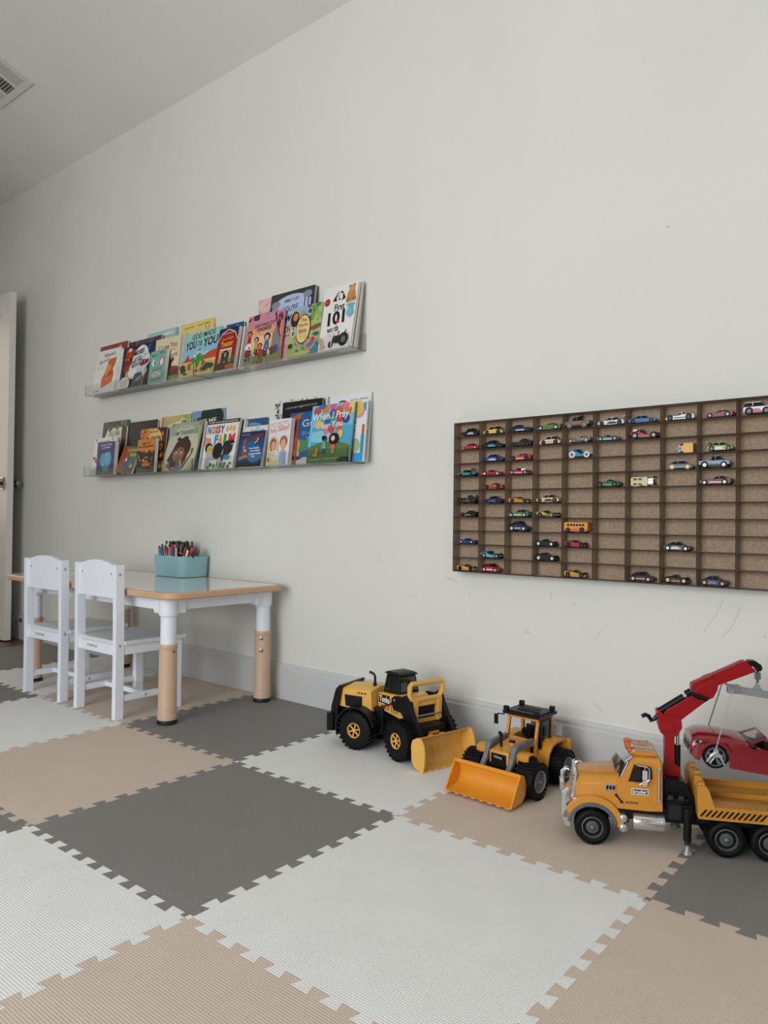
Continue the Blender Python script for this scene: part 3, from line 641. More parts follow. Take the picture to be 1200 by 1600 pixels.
def a_pinkb(s): s.rect(0, 0, 1, 1, '#dba3a4'); s.ell(.3, .9, .3, .1, '#e6bdb4'); s.ell(.52, .82, .2, .07, '#3f8c7c', 25); s.ell(.72, .87, .09, .04, '#3f9c7c', 40); s.ell(.30, .77, .14, .03, '#2c94a4'); s.line([(.2, .9), (.45, .95)], .012, '#a86a78')
def a_enough(s):
    s.rect(0, 0, 1, 1, '#34403a'); s.rect(.06, 0, .94, .84, '#b9b9d6'); s.ell(.5, .80, .42, .15, '#b4c0dc'); s.rect(.1, 0, .90, .5, '#d9aa9c')
    for x in (.10, .17, .80, .88, .95): s.line([(x, 0), (x, .86)], .02, '#2e2c38' if x not in (.17,) else '#6a4a50')
    s.ell(.13, .84, .10, .05, '#8e8ca0'); s.ell(.85, .90, .10, .05, '#8e8ca0')
    s.text('EMILY LEY', .34, .85, .32, .04, '#34344c', .01, 3); s.text("YOU'RE", .30, .70, .36, .09, '#3c4668', .01, 3); s.text('always', .24, .52, .56, .17, '#17171f', .015, 6, .25); s.text('ENOUGH', .22, .40, .56, .09, '#50404a', .01, 3); s.text('and more', .24, .34, .3, .03, '#50404a', .01)
    s.ell(.2, .22, .14, .06, '#5c84a8', 30); s.ell(.22, .12, .12, .1, '#c97a44', 60); s.ell(.14, .06, .1, .04, '#3c3438')
def a_rhyme(s):
    s.rect(0, 0, 1, 1, '#a9b88c'); s.rect(.1, .7, .9, 1, '#8fb4d8'); s.ell(.85, .75, .25, .18, '#a8c070'); s.ell(.5, .18, .5, .2, '#7aa878'); s.ell(.2, .2, .25, .3, '#a6bc7c'); s.ell(.8, .1, .3, .12, '#3c8c9c'); s.ell(.45, .05, .3, .05, '#c8c070')
    blobs(s, 12, ['#7aa04c', '#8fae58', '#4a7c5c', '#6a4a34'], .55, 1, .72, 1, .04, .09, 8)
    s.ell(.14, .76, .14, .16, '#3a2420'); s.ell(.16, .80, .08, .08, '#c08a50'); s.ell(.36, .84, .10, .08, '#b0a060'); s.ell(.84, .52, .20, .05, '#8a5c3c', 12); s.ell(.14, .5, .10, .10, '#cdd2d0'); s.ell(.13, .47, .05, .05, '#6a6a70'); s.ell(.24, .34, .11, .08, '#b89a6a'); s.ell(.88, .38, .1, .04, '#44605c')
    s.ell(.72, .22, .20, .14, '#c8a484', 20); s.ell(.74, .20, .14, .05, '#5c84b8', 30); s.ell(.80, .28, .06, .05, '#b83c34'); s.ell(.08, .22, .08, .05, '#3a3c34'); s.ell(.32, .1, .05, .03, '#c26a2c')
    blobs(s, 22, ['#6a7c4c', '#c8b87c', '#8c5c3c', '#4c7c8c', '#d8cca0', '#3c4434'], .04, .96, .05, .7, .012, .03, 23); s.ell(.46, .52, .235, .30, '#5c2c20'); s.ell(.46, .52, .215, .278, '#e6cf92')
    s.text('The', .36, .66, .20, .08, '#7c2c20', .015, 3); s.text('Rhyme', .31, .55, .30, .09, '#7c2c20', .015, 3); s.text('Bible', .33, .44, .25, .09, '#7c2c20', .015, 3)
    for k in range(3): s.text('a storybook retelling', .32, .39 - k * .035, .28, .02, '#7c5c44', 0)
def a_101(s):
    s.text('First', .38, .60, .30, .11, '#1a1a1c', .03, 4); s.text('101', .22, .38, .50, .22, '#1a1a1c', .045, 4); s.text('words', .24, .27, .34, .10, '#1a1a1c', .03, 4); s.text('A highlights hide and seek book', .24, .235, .44, .02, '#b8342c', .01, 3); s.text('with flaps', .3, .205, .22, .016, '#b8342c', .01, 3)
    for k in range(9): a = k * .7; s.ell(.14 + .05 * math.cos(a), .76 + .035 * math.sin(a), .035, .028, '#b3222a', n=8)
    s.poly([(.30, .76), (.42, .88), (.56, .90), (.68, .78), (.56, .74), (.40, .75)], '#1f1c22'); s.ell(.50, .80, .09, .08, '#e8e6e2'); s.ell(.46, .83, .025, .02, '#8c2c34'); s.ell(.50, .775, .03, .02, '#2a2426'); s.line([(.42, .84), (.6, .85)], .02, '#d8d6d2')
    s.ell(.84, .80, .12, .10, '#c28a50'); s.ell(.84, .90, .08, .06, '#c9955c'); s.ell(.77, .94, .03, .022, '#b07840'); s.ell(.90, .95, .03, .022, '#b07840'); s.ell(.76, .73, .06, .04, '#b8703a'); s.ell(.93, .74, .06, .04, '#b8703a'); s.ell(.84, .895, .03, .02, '#ddb58a')
    s.poly([(.72, .66), (.80, .62), (.78, .52), (.88, .45), (.98, .50), (.94, .62), (1.0, .66), (.86, .68)], '#6fb0b8'); s.ell(.84, .54, .08, .07, '#7abcc4'); s.ell(.54, .42, .05, .025, '#cc3c2c')
    s.ell(.62, .14, .18, .06, '#2c2e30'); s.rect(.48, .12, .70, .20, '#24282a'); s.ell(.78, .13, .14, .105, '#1a1a1c'); s.ell(.78, .13, .07, .052, '#6a6c6c'); s.ell(.42, .08, .07, .055, '#1a1a1c'); s.line([(.62, .2), (.62, .27)], .02, '#333'); s.line([(.78, .21), (.84, .27)], .025, '#333')
    s.ell(.14, .12, .05, .1, '#d8a99a', 25); s.ell(.18, .05, .09, .03, '#dba99c', 15); s.ell(.44, .2, .015, .2, '#eeeeec')
def a_eleph(s):
    s.rect(0, 0, 1, 1, '#1c3a72'); s.rect(0, 0, 1, .17, '#5a5c34'); stars(s, 12, '#7c94c0', .3, 9, .012)
    s.text('I Love You', .18, .88, .64, .07, '#e2e2ea', .01, 2); s.text('to the Moon', .26, .80, .5, .065, '#e2e2ea', .01, 2)
    s.ell(.36, .45, .17, .21, '#5c9ab8'); s.ell(.66, .47, .18, .22, '#6aa8c4'); s.ell(.52, .62, .05, .06, '#74b0ca'); s.ell(.46, .28, .12, .05, '#7ab0c8', -20); s.ell(.55, .2, .20, .10, '#6a86b0'); s.ell(.44, .14, .07, .09, '#5c7aa4'); s.ell(.68, .14, .07, .09, '#5c7aa4'); s.ell(.13, .45, .03, .08, '#5c8ab0'); s.text('written by a friend', .14, .03, .7, .03, '#c8c8b0', 0)
def a_floral(s):
    rn = random.Random(5)
    for k in range(34): s.ell(rn.random(), rn.random() * .86, .014, .012, ['#7a8a90', '#c23c34', '#4c5c4c', '#d8a0a0', '#98b0bc'][k % 5], n=7)
    s.ell(.1, .46, .06, .04, '#b8282c'); s.ell(.2, .38, .06, .04, '#b8282c'); s.text('SCRIPTURES', .14, .86, .6, .05, '#cf9a98', .01, 3)
    for x in (.1, .84): s.ell(x, .94, .05, .014, '#38402c', 50)
    s.ell(.2, .08, .25, .1, '#a8bcc8')
def a_tree(s):
    s.rect(0, 0, 1, 1, '#dcdcd2'); s.rect(0, .88, 1, 1, '#34402c'); s.poly([(.0, .9), (.22, .9), (.12, .72), (.06, .55), (0, .5)], '#2a2420'); s.poly([(.76, 1), (.96, 1), (.98, .5), (.96, 0), (.66, 0), (.78, .5)], '#4a2a24')
    blobs(s, 12, ['#4a5c34', '#38442c', '#64704a'], .0, 1, .86, 1, .04, .09, 2); s.text('PALOMA', .28, .72, .44, .10, '#8c9c6a', .015, 3); s.ell(.62, .56, .14, .12, '#b8ccd6'); blobs(s, 5, ['#4a4a34', '#7c8c5c'], .45, .7, .4, .5, .03, .05, 4)
def a_green(s):
    s.rect(0, 0, 1, 1, '#2c6a3c'); s.rect(0, 0, .46, 1, '#a8482a'); s.poly([(.18, .12), (.5, .70), (.66, .70), (.62, .3)], '#2c4468'); s.ell(.42, .48, .05, .07, '#dcdcd8'); s.poly([(.66, 0), (.92, .24), (.96, 0)], '#a8282a'); s.ell(.82, .26, .09, .08, '#c2a08c')
    s.text('GOODNIGHT', .30, .80, .66, .12, '#d8b84a', .03, 3); s.text('MOON', .56, .62, .36, .13, '#d8c45a', .03, 3)
def a_star(s):
    s.rect(0, 0, 1, 1, '#17171f'); stars(s, 26, '#8c8c90', .1, 6, .008); s.rect(.15, .34, .4, .6, '#3a2a26'); s.text('NIGHT', .18, .40, .5, .1, '#3c302e', .02)
def a_autumn(s):
    s.rect(0, 0, 1, 1, '#3a1a18'); s.ell(.42, .55, .44, .50, '#dfa04a'); s.ell(.60, .62, .28, .36, '#e6c070'); s.ell(.12, .85, .2, .22, '#cf7f30'); blobs(s, 16, ['#8c3420', '#c2702c', '#b8862c'], .76, 1, .1, 1, .03, .06, 7); blobs(s, 8, ['#5c2a1c', '#a85a24'], 0, .3, .7, 1, .015, .04, 9)
    s.text('REBECCA BOND', .36, .90, .34, .035, '#4a2c18', .01, 2); s.text("I'm Glad for", .26, .74, .56, .09, '#3c2418', .015, 3, .1); s.text('the leaves', .4, .64, .5, .07, '#3c2418', .015, 3, .1)
def a_farm(s):
    s.rect(0, 0, 1, 1, '#2a2422'); s.rect(0, .6, 1, 1, '#c9812e'); s.rect(0, 0, 1, .16, '#5c5450'); blobs(s, 10, ['#2a2420'], 0, 1, .58, .63, .04, .08, 3, 5)
    s.text("ABC's of", .26, .84, .46, .08, '#3c2a14', .02, 3); s.text('Farm Equipment', .07, .74, .86, .08, '#3c2a14', .02, 2)
    blobs(s, 14, ['#b8702c', '#8c6a4a', '#d09a50', '#6a5040'], .1, .95, .26, .55, .025, .06, 12); s.rect(.34, .18, .78, .28, '#c9862e'); s.ell(.46, .14, .07, .045, '#17171a'); s.ell(.74, .14, .07, .045, '#17171a'); s.rect(.5, .26, .66, .36, '#b8782c')
def a_yg(s):
    s.rect(0, 0, 1, 1, '#c9b46a'); s.rect(0, 0, .1, 1, '#c87a4a'); s.rect(.64, .6, 1, 1, '#9ca85c'); blobs(s, 10, ['#a8b868', '#d8c882', '#8cb0a0'], .1, 1, .86, 1, .04, .09, 5); s.poly([(.08, .5), (.1, .82), (.66, .90), (.66, .5)], '#dcdcd8'); s.text('C.C', .32, .80, .14, .05, '#3a3a3c', .01); s.ell(.78, .85, .07, .05, '#4a3424'); s.ell(.78, .85, .035, .025, '#d8d2c4')
def a_thank(s):
    s.rect(0, 0, 1, 1, '#8a9274'); s.ell(.5, .48, .62, .62, '#a6ab8e'); s.ell(.5, .45, .50, .50, '#c2c4a8'); s.text('REP. PAUL', .36, .885, .28, .03, '#5c6450', .01, 2); s.text('I AM THANKFUL', .10, .74, .80, .10, '#1f6a78', .03, 2)
    s.ell(.52, .46, .27, .22, '#3a1f20'); s.poly([(.26, .5), (.10, .22), (.22, .16), (.24, .06), (.5, .1), (.6, .4)], '#3a1f20'); s.ell(.36, .66, .06, .04, '#3a1f20'); s.ell(.58, .67, .08, .04, '#3a1f20'); s.poly([(.70, .2), (.60, .1), (.56, .3), (.78, .5)], '#3a1f20')
    s.ell(.44, .34, .19, .155, '#8c5c44'); s.poly([(.26, .40), (.40, .55), (.62, .50), (.64, .42), (.46, .50), (.30, .42)], '#3a1f20'); s.poly([(.40, .10), (.48, .22), (.58, .10)], '#84543e'); s.poly([(.34, 0), (.36, .08), (.58, .10), (.60, 0)], '#5c7ea0'); s.poly([(.60, .06), (.82, .32), (.84, .36), (.88, .34), (.64, 0)], '#84543e'); s.ell(.86, .40, .04, .05, '#8c5c44'); s.ell(.18, .12, .05, .05, '#8c5c44'); s.poly([(.14, .1), (.3, 0), (.36, .02), (.2, .14)], '#84543e')
    for x in (.36, .52): s.ell(x, .36, .035, .035, '#eeeae4'); s.ell(x, .355, .022, .025, '#241a1a'); s.ell(x, .42, .04, .008, '#3a1f20', 10)
    s.ell(.42, .24, .03, .012, '#5c2c28'); s.ell(.43, .30, .015, .01, '#74483a')
def a_like(s):
    s.rect(0, 0, 1, 1, '#7c9ab8'); blobs(s, 20, ['#18241e', '#20302a'], .2, .9, .5, .97, .08, .14, 4); s.poly([(.02, .5), (.1, .9), (.2, .5)], '#2c4438'); s.text('LIKE ME', .16, .76, .62, .09, '#dfe0dc', .02, 2)
def a_noisy(s):
    s.rect(0, 0, 1, 1, '#e6e4e0'); s.rect(0, .925, 1, 1, '#1f1c22'); s.text('MY FIRST TOUCH AND FEEL SOUND BOOK', .05, .945, .90, .035, '#e8e6e2', .01, 0)
    for ch_, x, c in (('N', .04, '#1f7a94'), ('O', .17, '#d8342c'), ('I', .295, '#2c9c54'), ('S', .345, '#d83c34'), ('Y', .455, '#24448c')): s.text(ch_, x, .72, .045 if ch_ == 'I' else .11, .165, c, .05)
    s.ell(.66, .80, .04, .06, '#dcaa4c'); s.ell(.76, .83, .03, .04, '#dcaa4c'); s.ell(.86, .80, .04, .06, '#dcaa4c'); s.ell(.76, .78, .03, .02, '#c98a34')
    for ch_, x, c in (('F', .30, '#2c94b8'), ('A', .43, '#e4842c'), ('R', .585, '#3c9c48'), ('M', .74, '#d83430')): s.text(ch_, x, .50, .125 if ch_ != 'M' else .19, .20, c, .06)
    blobs(s, 4, ['#d8927c'], .02, .14, .52, .66, .04, .07, 3)
    s.poly([(.12, .0), (.10, .34), (.16, .50), (.34, .52), (.60, .50), (.70, .30), (.66, .20), (.54, 0), (.46, 0), (.48, .18), (.24, .18), (.22, 0)], '#b4b1b2')
    s.ell(.46, .36, .155, .17, '#141216'); s.poly([(.56, .22), (.66, .46), (.78, .48), (.96, .50), (.92, .56), (.74, .56), (.64, .54), (.62, .48), (.54, .30)], '#1d1a1e'); s.poly([(.64, .48), (.92, .48), (.90, .34), (.78, .24), (.64, .28)], '#28242a'); s.poly([(.54, .28), (.70, .28), (.66, .12)], '#38343a')
    s.ell(.16, .44, .11, .10, '#1a181c'); s.ell(.20, .40, .085, .085, '#d0ba5c'); s.text('touch', .15, .41, .1, .02, '#4a4020', .01); s.text('listen', .15, .38, .1, .02, '#4a4020', .01); s.ell(.78, .22, .10, .05, '#2c94a8'); blobs(s, 18, ['#4c7a34', '#5c8c3c'], .15, .92, .02, .10, .02, .05, 5, 5)
def a_hill(s): s.rect(0, 0, 1, 1, '#2c5a84'); s.ell(.4, .84, .4, .08, '#6a9ab8'); s.ell(.45, .70, .50, .17, '#6c7a4a'); s.ell(.5, .66, .4, .1, '#4c5a34')
def a_quit(s): s.rect(0, 0, 1, 1, '#e0deda'); s.text('Duck', .32, .84, .2, .09, '#4a5058', .01, 2); s.rect(.5, .78, .66, 1, '#a8d0dc'); s.text('visit', .68, .85, .18, .07, '#4a5058', .01, 2)
def a_cons(s):
    s.rect(0, 0, 1, 1, '#1f4a84'); s.rect(0, .8, 1, 1, '#1c2c5c'); s.ell(.5, .5, .35, .22, '#26609c'); s.ell(.7, .25, .3, .12, '#3a78a8'); s.text('SHERRI DUSKEY RINKER', .04, .90, .34, .025, '#c8ccd8', .01, 2)
    s.line([(.18, .78), (.30, .84), (.90, .90), (.94, .84), (.50, .80), (.34, .78), (.26, .62)], .05, '#6a4030'); s.line([(.24, .78), (.20, .62), (.26, .55)], .06, '#a86c38'); s.ell(.26, .42, .12, .10, '#8c5430'); s.ell(.28, .46, .04, .035, '#d8c8a8'); s.poly([(.02, .20), (.10, .30), (.40, .34), (.42, .26)], '#c08644'); s.ell(.20, .55, .05, .04, '#c08a4c')
    s.ell(.72, .72, .14, .10, '#4a342c', 40); s.ell(.70, .73, .10, .05, '#d8c890', 50); s.ell(.67, .75, .07, .05, '#2c5c94', 50)
    for k, (t_, x, w) in enumerate((('Goodnight,', .44, .42), ('Goodnight,', .50, .42), ('Construction', .46, .50), ('Site', .58, .14))): s.text(t_, x, .48 - k * .075, w, .065, '#eef0f2', .02, 2)
    s.rect(0, 0, 1, .08, '#2a2428'); blobs(s, 14, ['#2a2a30', '#342c2c'], 0, 1, .05, .14, .03, .07, 4, 6)
def a_sis(s):
    s.rect(0, 0, 1, 1, '#e6dede'); s.line([(.04, .90), (.9, .955)], .012, '#8c7a80'); 
    for k in range(14): s.ell(.06 + k * .065, .85 + .035 * math.sin(k * 1.3) + k * .004, .02, .012, '#a87c80', n=7)
    s.text('Baby', .06, .68, .34, .13, '#cf9aa0', .0, 3); s.text('Sister!', .44, .74, .50, .13, '#cf8e96', .01, 4)
    s.ell(.28, .38, .25, .26, '#d8bc7c'); s.poly([(.06, 0), (.08, .3), (.5, .3), (.52, 0)], '#d8c48a'); s.ell(.28, .42, .19, .21, '#dccba0'); s.ell(.27, .44, .15, .15, '#8c5c48'); s.ell(.29, .42, .11, .10, '#dca58c'); s.ell(.74, .50, .17, .13, '#a86a5c'); s.ell(.74, .44, .12, .11, '#dda88e'); s.poly([(.58, 0), (.60, .28), (.70, .34), (.86, .30), (.90, 0)], '#9ab4cc')
    s.poly([(.2, .18), (.26, .32), (.40, .32), (.62, .26), (.58, .14), (.34, .08)], '#e8e2e0'); blobs(s, 12, ['#c8a89c', '#a88c90', '#bcb0ac'], .2, .6, .1, .3, .01, .02, 4); blobs(s, 10, ['#7c98b8', '#c8d4dc'], .62, .86, .02, .28, .015, .025, 5); s.ell(.1, .12, .04, .05, '#b85c4c')
def a_fox(s):
    s.rect(0, 0, 1, 1, '#2c5c94'); stars(s, 14, '#6a90bc', .4, 3, .012); s.rect(0, 0, 1, .14, '#c8c4bc'); s.ell(.35, .36, .3, .12, '#4c8c5c')
    s.poly([(.05, .92), (.36, .99), (.30, .88), (.14, .82)], '#b8602c'); s.poly([(0, .86), (.1, .9), (.14, .78), (0, .6)], '#a8342c'); s.ell(.10, .58, .12, .13, '#d27a34'); s.ell(.22, .62, .05, .05, '#c46c2c'); s.ell(.20, .38, .15, .16, '#dfa468'); s.ell(.08, .30, .09, .1, '#c8602c'); s.ell(.24, .2, .12, .1, '#e0b88c'); s.ell(.24, .13, .2, .04, '#4a4468'); s.ell(.04, .04, .08, .05, '#b0282c')
    s.text('God', .38, .72, .50, .14, '#cfc4dc', .01, 3); s.text('Bless', .40, .56, .4, .08, '#6c94bc', .01, 3); s.text('You', .5, .44, .36, .09, '#8cb0c8', .01, 3)
def a_planet(s): s.rect(0, 0, 1, 1, '#16161e'); s.text('A CELESTIAL BEDTIME MEDITATION FOR KIDS', .08, .90, .8, .025, '#b8b8b8', 0, 2); s.ell(.54, .60, .34, .21, '#e0c878'); s.ell(.48, .90, .018, .014, '#8aa0b8')
def a_wf(s): s.rect(0, 0, 1, 1, '#dcdedc'); s.rect(0, 0, 1, .80, '#a8b4c4'); blobs(s, 30, ['#3c4c3c', '#6a7c6c', '#a8a88c'], 0, 1, .88, .99, .008, .02, 6); blobs(s, 14, ['#4c5c4c', '#3c4c3c'], 0, .14, .6, .95, .01, .03, 8)
def a_pray(s):
    s.rect(0, 0, 1, 1, '#4fa9cd'); s.rect(0, .62, 1, 1, '#7cc0d8'); s.ell(.3, .45, .4, .1, '#86c8dc'); s.rect(0, 0, .06, 1, '#6ac4e0')
    s.ell(.5, .0, .75, .36, '#5c7a44'); s.rect(0, 0, 1, .22, '#54703e'); s.ell(.3, .1, .4, .08, '#4c6a38'); s.ell(.95, .95, .18, .13, '#e0d080')
    B_ = [(.14, .90, '#c2504a'), (.33, .92, '#d8803c'), (.50, .98, '#c86a8c'), (.52, .84, '#5c5a8c'), (.66, .88, '#cc5c50'), (.80, .95, '#dc7c8c'), (.22, .78, '#4c9c94'), (.20, .66, '#e0bc74'), (.40, .70, '#3c6494'), (.56, .70, '#4ca08c'), (.70, .74, '#b8484c'), (.84, .72, '#3c4c80'), (.70, .60, '#d86434'), (.40, .56, '#dc6c7c'), (.53, .56, '#cc4848'), (.75, .47, '#e4bc6c'), (.25, 1.0, '#3c6cac')]
    for x, y, c in B_: s.line([(x, y - .07), (.5, .36)], .004, '#e8e8e4'); s.ell(x, y, .085 if y > .6 else .06, .075, c)
    s.poly([(.80, .87), (.84, .92), (.88, .89), (.93, .92), (.96, .86), (.86, .76)], '#e07844')
    s.text('When I Pray', .04, .70, .86, .16, '#f4f4f2', .01, 2, .15); s.text('for You', .28, .59, .50, .11, '#f4f4f2', .01, 4, .1)
    person(s, .40, .15, .30, '#8c5c44', '#1a1418', '#5cb0a8', '#345a6a'); person(s, .62, .15, .30, '#e4bca4', '#1d181c', '#d8644c', '#c89a84'); s.ell(.62, .395, .12, .10, '#1d181c'); s.ell(.60, .40, .045, .045, '#e6c0aa'); s.ell(.38, .42, .05, .04, '#1a1418')
    s.ell(.24, .2, .04, .05, '#b87a44'); s.ell(.22, .13, .06, .03, '#b87a44'); s.text('Ceceilia Hall Tanner  illustrated by Elizabeth Bester', .08, .045, .8, .025, '#dcdccc', 0, 1); s.ell(.9, .03, .16, .05, '#1f3020')
def a_ball(s):
    s.rect(0, 0, 1, 1, '#e4e4e4'); s.rect(.86, .82, .96, .96, '#3c94c0'); s.rect(.84, 0, .96, .44, '#3c94c0'); s.rect(.86, .44, .95, .60, '#c85c44'); s.rect(.5, 0, .96, .14, '#3ca0d4'); s.ell(.72, .82, .20, .11, '#c0a0b4'); s.ell(.68, .88, .18, .13, '#e0c058'); s.ell(.40, .95, .16, .05, '#b86a4c')
    s.ell(.66, .26, .17, .12, '#a9bc8c'); s.ell(.44, .10, .18, .16, '#c8482c'); s.text('forward', .34, .63, .3, .03, '#3c4448', .02, 2); s.text('to be read', .34, .565, .28, .018, '#3c4448', .01, 2); s.text('in God', .34, .50, .28, .035, '#3c4448', .015, 2)
def a_jun(s): s.rect(0, 0, 1, 1, '#e6e8e8'); s.rect(0, 0, .05, 1, '#7ca8a8'); s.ell(.36, .89, .09, .028, '#4a342c'); s.ell(.38, .885, .05, .014, '#b8603c'); s.text('Junior Raisin', .54, .89, .40, .035, '#a84c3c', .02, 1)
WHITE_, CR = '#e8e6e2', '#e2d3b0'
B = book
# upper row, back layer first
B(-1.885, -1.628, -.046, -.013, .266, ZU, '#8c3b3c', 'dark red hardback behind the white orange-armchair book, upper ledge', a_red, .012)
B(-1.595, -1.320, -.056, -.022, .247, ZU, '#2c2228', 'thick dark brown hardback rising behind the white-bearded man book', a_brown, .012)
B(-1.463, -1.216, -.014, -.0068, .270, ZU, '#a2bdbd', 'tall pale teal hardback at the back of the upper ledge', a_teal, .006)
B(-1.185, -.94, -.030, -.010, .270, ZU, '#e6cd7a', 'tall yellow hardback with green hill sticking up on the upper ledge', a_yellow, .009)
B(-.843, -.728, -.043, -.016, .217, ZU, '#24507e', 'blue and teal book half hidden behind the red barn book', a_blue, .012)
B(-.644, -.45, -.016, -.0085, .287, ZU, '#dba3a4', 'pink book with teal creature peeking out behind the pink sunset book', a_pinkb, .006)
B(-.545, -.295, -.062, -.024, .288, ZU, '#34403a', 'tall dark green framed lavender hardback behind the oval-title book', a_enough, .014)
# upper row, front layer
B(-1.638, -1.605, -.074, -.05, .215, ZU, '#e2dfda', 'thin white book edge between the armchair book and the bearded-man book', None, .004)
B(-1.846, -1.633, -.086, -.045, .232, ZU, WHITE_, 'white picture book with a big orange armchair on its cover', a_chest, .008)
B(-1.594, -1.337, -.086, -.045, .217, ZU, '#1c2030', 'dark picture book with a large white-bearded figure, upper ledge left', a_moses, .006)
B(-1.335, -1.135, -.063, -.042, .216, ZU, CR, 'cream picture book with brown lettering behind the small teal board book', a_love, .009)
B(-1.130, -1.112, -.060, -.035, .222, ZU, '#c9c7c0', 'grey edge of a rounded board book left of the cactus book', None, .018, board=True)
B(-1.329, -1.203, -.091, -.072, .155, ZU, '#7fb0a4', 'small teal board book with a cow and a pink panel', a_moo, .018, board=True)
B(-1.096, -.846, -.086, -.040, .214, ZU, '#8cc0d4', 'blue picture book with a green cactus in a desert', a_god, .009)
B(-.835, -.706, -.091, -.058, .188, ZU, '#9a1f22', 'dark red board book with a barn and tractor', a_barn, .020, board=True)
B(-.700, -.690, -.070, -.040, .186, ZU, '#d8d4ca', 'pale board book edge right of the red barn book', None, .022, board=True)
B(-.645, -.432, -.086, -.058, .209, ZU, '#cc8aa2', 'pink sunset picture book with a crowd of people and animals', a_pink, .010)
B(-.386, -.218, -.086, -.058, .200, ZU, '#a9b88c', 'green storybook with a cream oval title plate', a_rhyme, .020, pages=mat('#bcb8ae', .6))
B(-.150, -.062, -.046, -.010, .262, ZU, WHITE_, 'white book tucked behind the tractor word book, last on the upper ledge', None, .010)
B(-.100, -.052, -.062, -.020, .255, ZU, '#d8d2c8', 'cream book sandwiched behind the tractor word book', None, .008)
B(-.226, -.056, -.086, -.040, .254, ZU, WHITE_, 'large white word book with bear and tractor photos, right end of upper ledge', a_101, .012)
# lower row, back layer
B(-1.845, -1.610, -.041, -.012, .281, ZL, '#34402c', 'dark green book with tree trunks at the back, left of lower ledge', a_tree, .008)
B(-1.595, -1.357, -.041, -.012, .263, ZL, '#17171f', 'black starry hardback at the back of the lower ledge', a_star, .014)
B(-1.328, -1.097, -.026, -.010, .267, ZL, '#c9b46a', 'yellow-green book rising behind the curly-haired girl book', a_yg, .008)
B(-1.092, -.857, -.028, -.009, .274, ZL, '#7c9ab8', 'blue book with dark tree shapes behind the black and white cow book', a_like, .010)
B(-.736, -.578, -.028, -.010, .210, ZL, '#2c5a84', 'blue book with a green hill at the back of the lower ledge', a_hill, .008)
B(-.533, -.302, -.010, -.0055, .270, ZL, '#dcdedc', 'thin white book with dotted leaf border, backmost beside the black moon book', a_wf, .004)
B(-.475, -.254, -.034, -.020, .257, ZL, '#16161e', 'black hardback with a pale yellow moon disc', a_planet, .012)
B(-.233, -.014, -.034, -.010, .260, ZL, '#e6e8e8', 'tall white book with green spine, last on the lower ledge', a_jun, .008)
# lower row, front layer
B(-1.867, -1.660, -.072, -.045, .197, ZL, '#e4e2de', 'white book sprinkled with red and grey flowers, far left lower ledge', a_floral, .010)
B(-1.460, -1.246, -.062, -.036, .216, ZL, '#3a1a18', 'autumn orange and brown book behind the small tractor board book', a_autumn, .010)
B(-1.777, -1.616, -.0915, -.081, .166, ZL, '#1c3a72', 'small navy board book with two blue elephants', a_eleph, .022, board=True)
B(-1.600, -1.455, -.088, -.045, .137, ZL, '#2c6a3c', 'small green and red board book leaning sideways on the lower ledge', a_green, .012, board=True, tilt=R(5))
B(-1.414, -1.268, -.0915, -.081, .157, ZL, '#2a2422', 'small brown and orange board book with farm machines', a_farm, .018, board=True)
B(-1.212, -.978, -.088, -.030, .231, ZL, '#8a9274', 'sage green picture book with a curly-haired girl waving', a_thank, .008)
B(-.980, -.968, -.058, -.020, .226, ZL, '#d0cec8', 'thin pale book edge behind the waving girl book', None, .008)
B(-.924, -.708, -.084, -.045, .216, ZL, '#1f1c22', 'white touch and feel board book with a black and white cow', a_noisy, .014, pages=mat('#cfccc6', .6), board=True)
B(-.700, -.690, -.066, -.030, .208, ZL, '#ded8ce', 'white board book edge right of the cow book', None, .016, board=True)
B(-.700, -.548, -.058, -.030, .176, ZL, '#e0deda', 'white book standing behind the navy crane book', a_quit, .012)
B(-.681, -.530, -.088, -.060, .150, ZL, '#1f2c54', 'small navy book with an orange excavator under the moon', a_cons, .016, board=True)
B(-.420, -.225, -.052, -.030, .209, ZL, '#2c5c94', 'blue picture book with an orange fox, partly hidden', a_fox, .008)
B(-.370, -.362, -.058, -.040, .180, ZL, '#b8343c', 'red-covered thin book behind the pale pink siblings book', None, .010)
B(-.499, -.374, -.086, -.066, .185, ZL, '#e6dede', 'pale pink board book with two drawn siblings and a baby', a_sis, .020, board=True)
B(-.146, -.008, -.058, -.036, .226, ZL, '#e4e4e4', 'white book with big balloons and blue border, lower ledge right end', a_ball, .006)
B(-.272, -.056, -.086, -.052, .223, ZL, '#3c8cac', 'sky blue picture book with two children under many balloons', a_pray, .010)
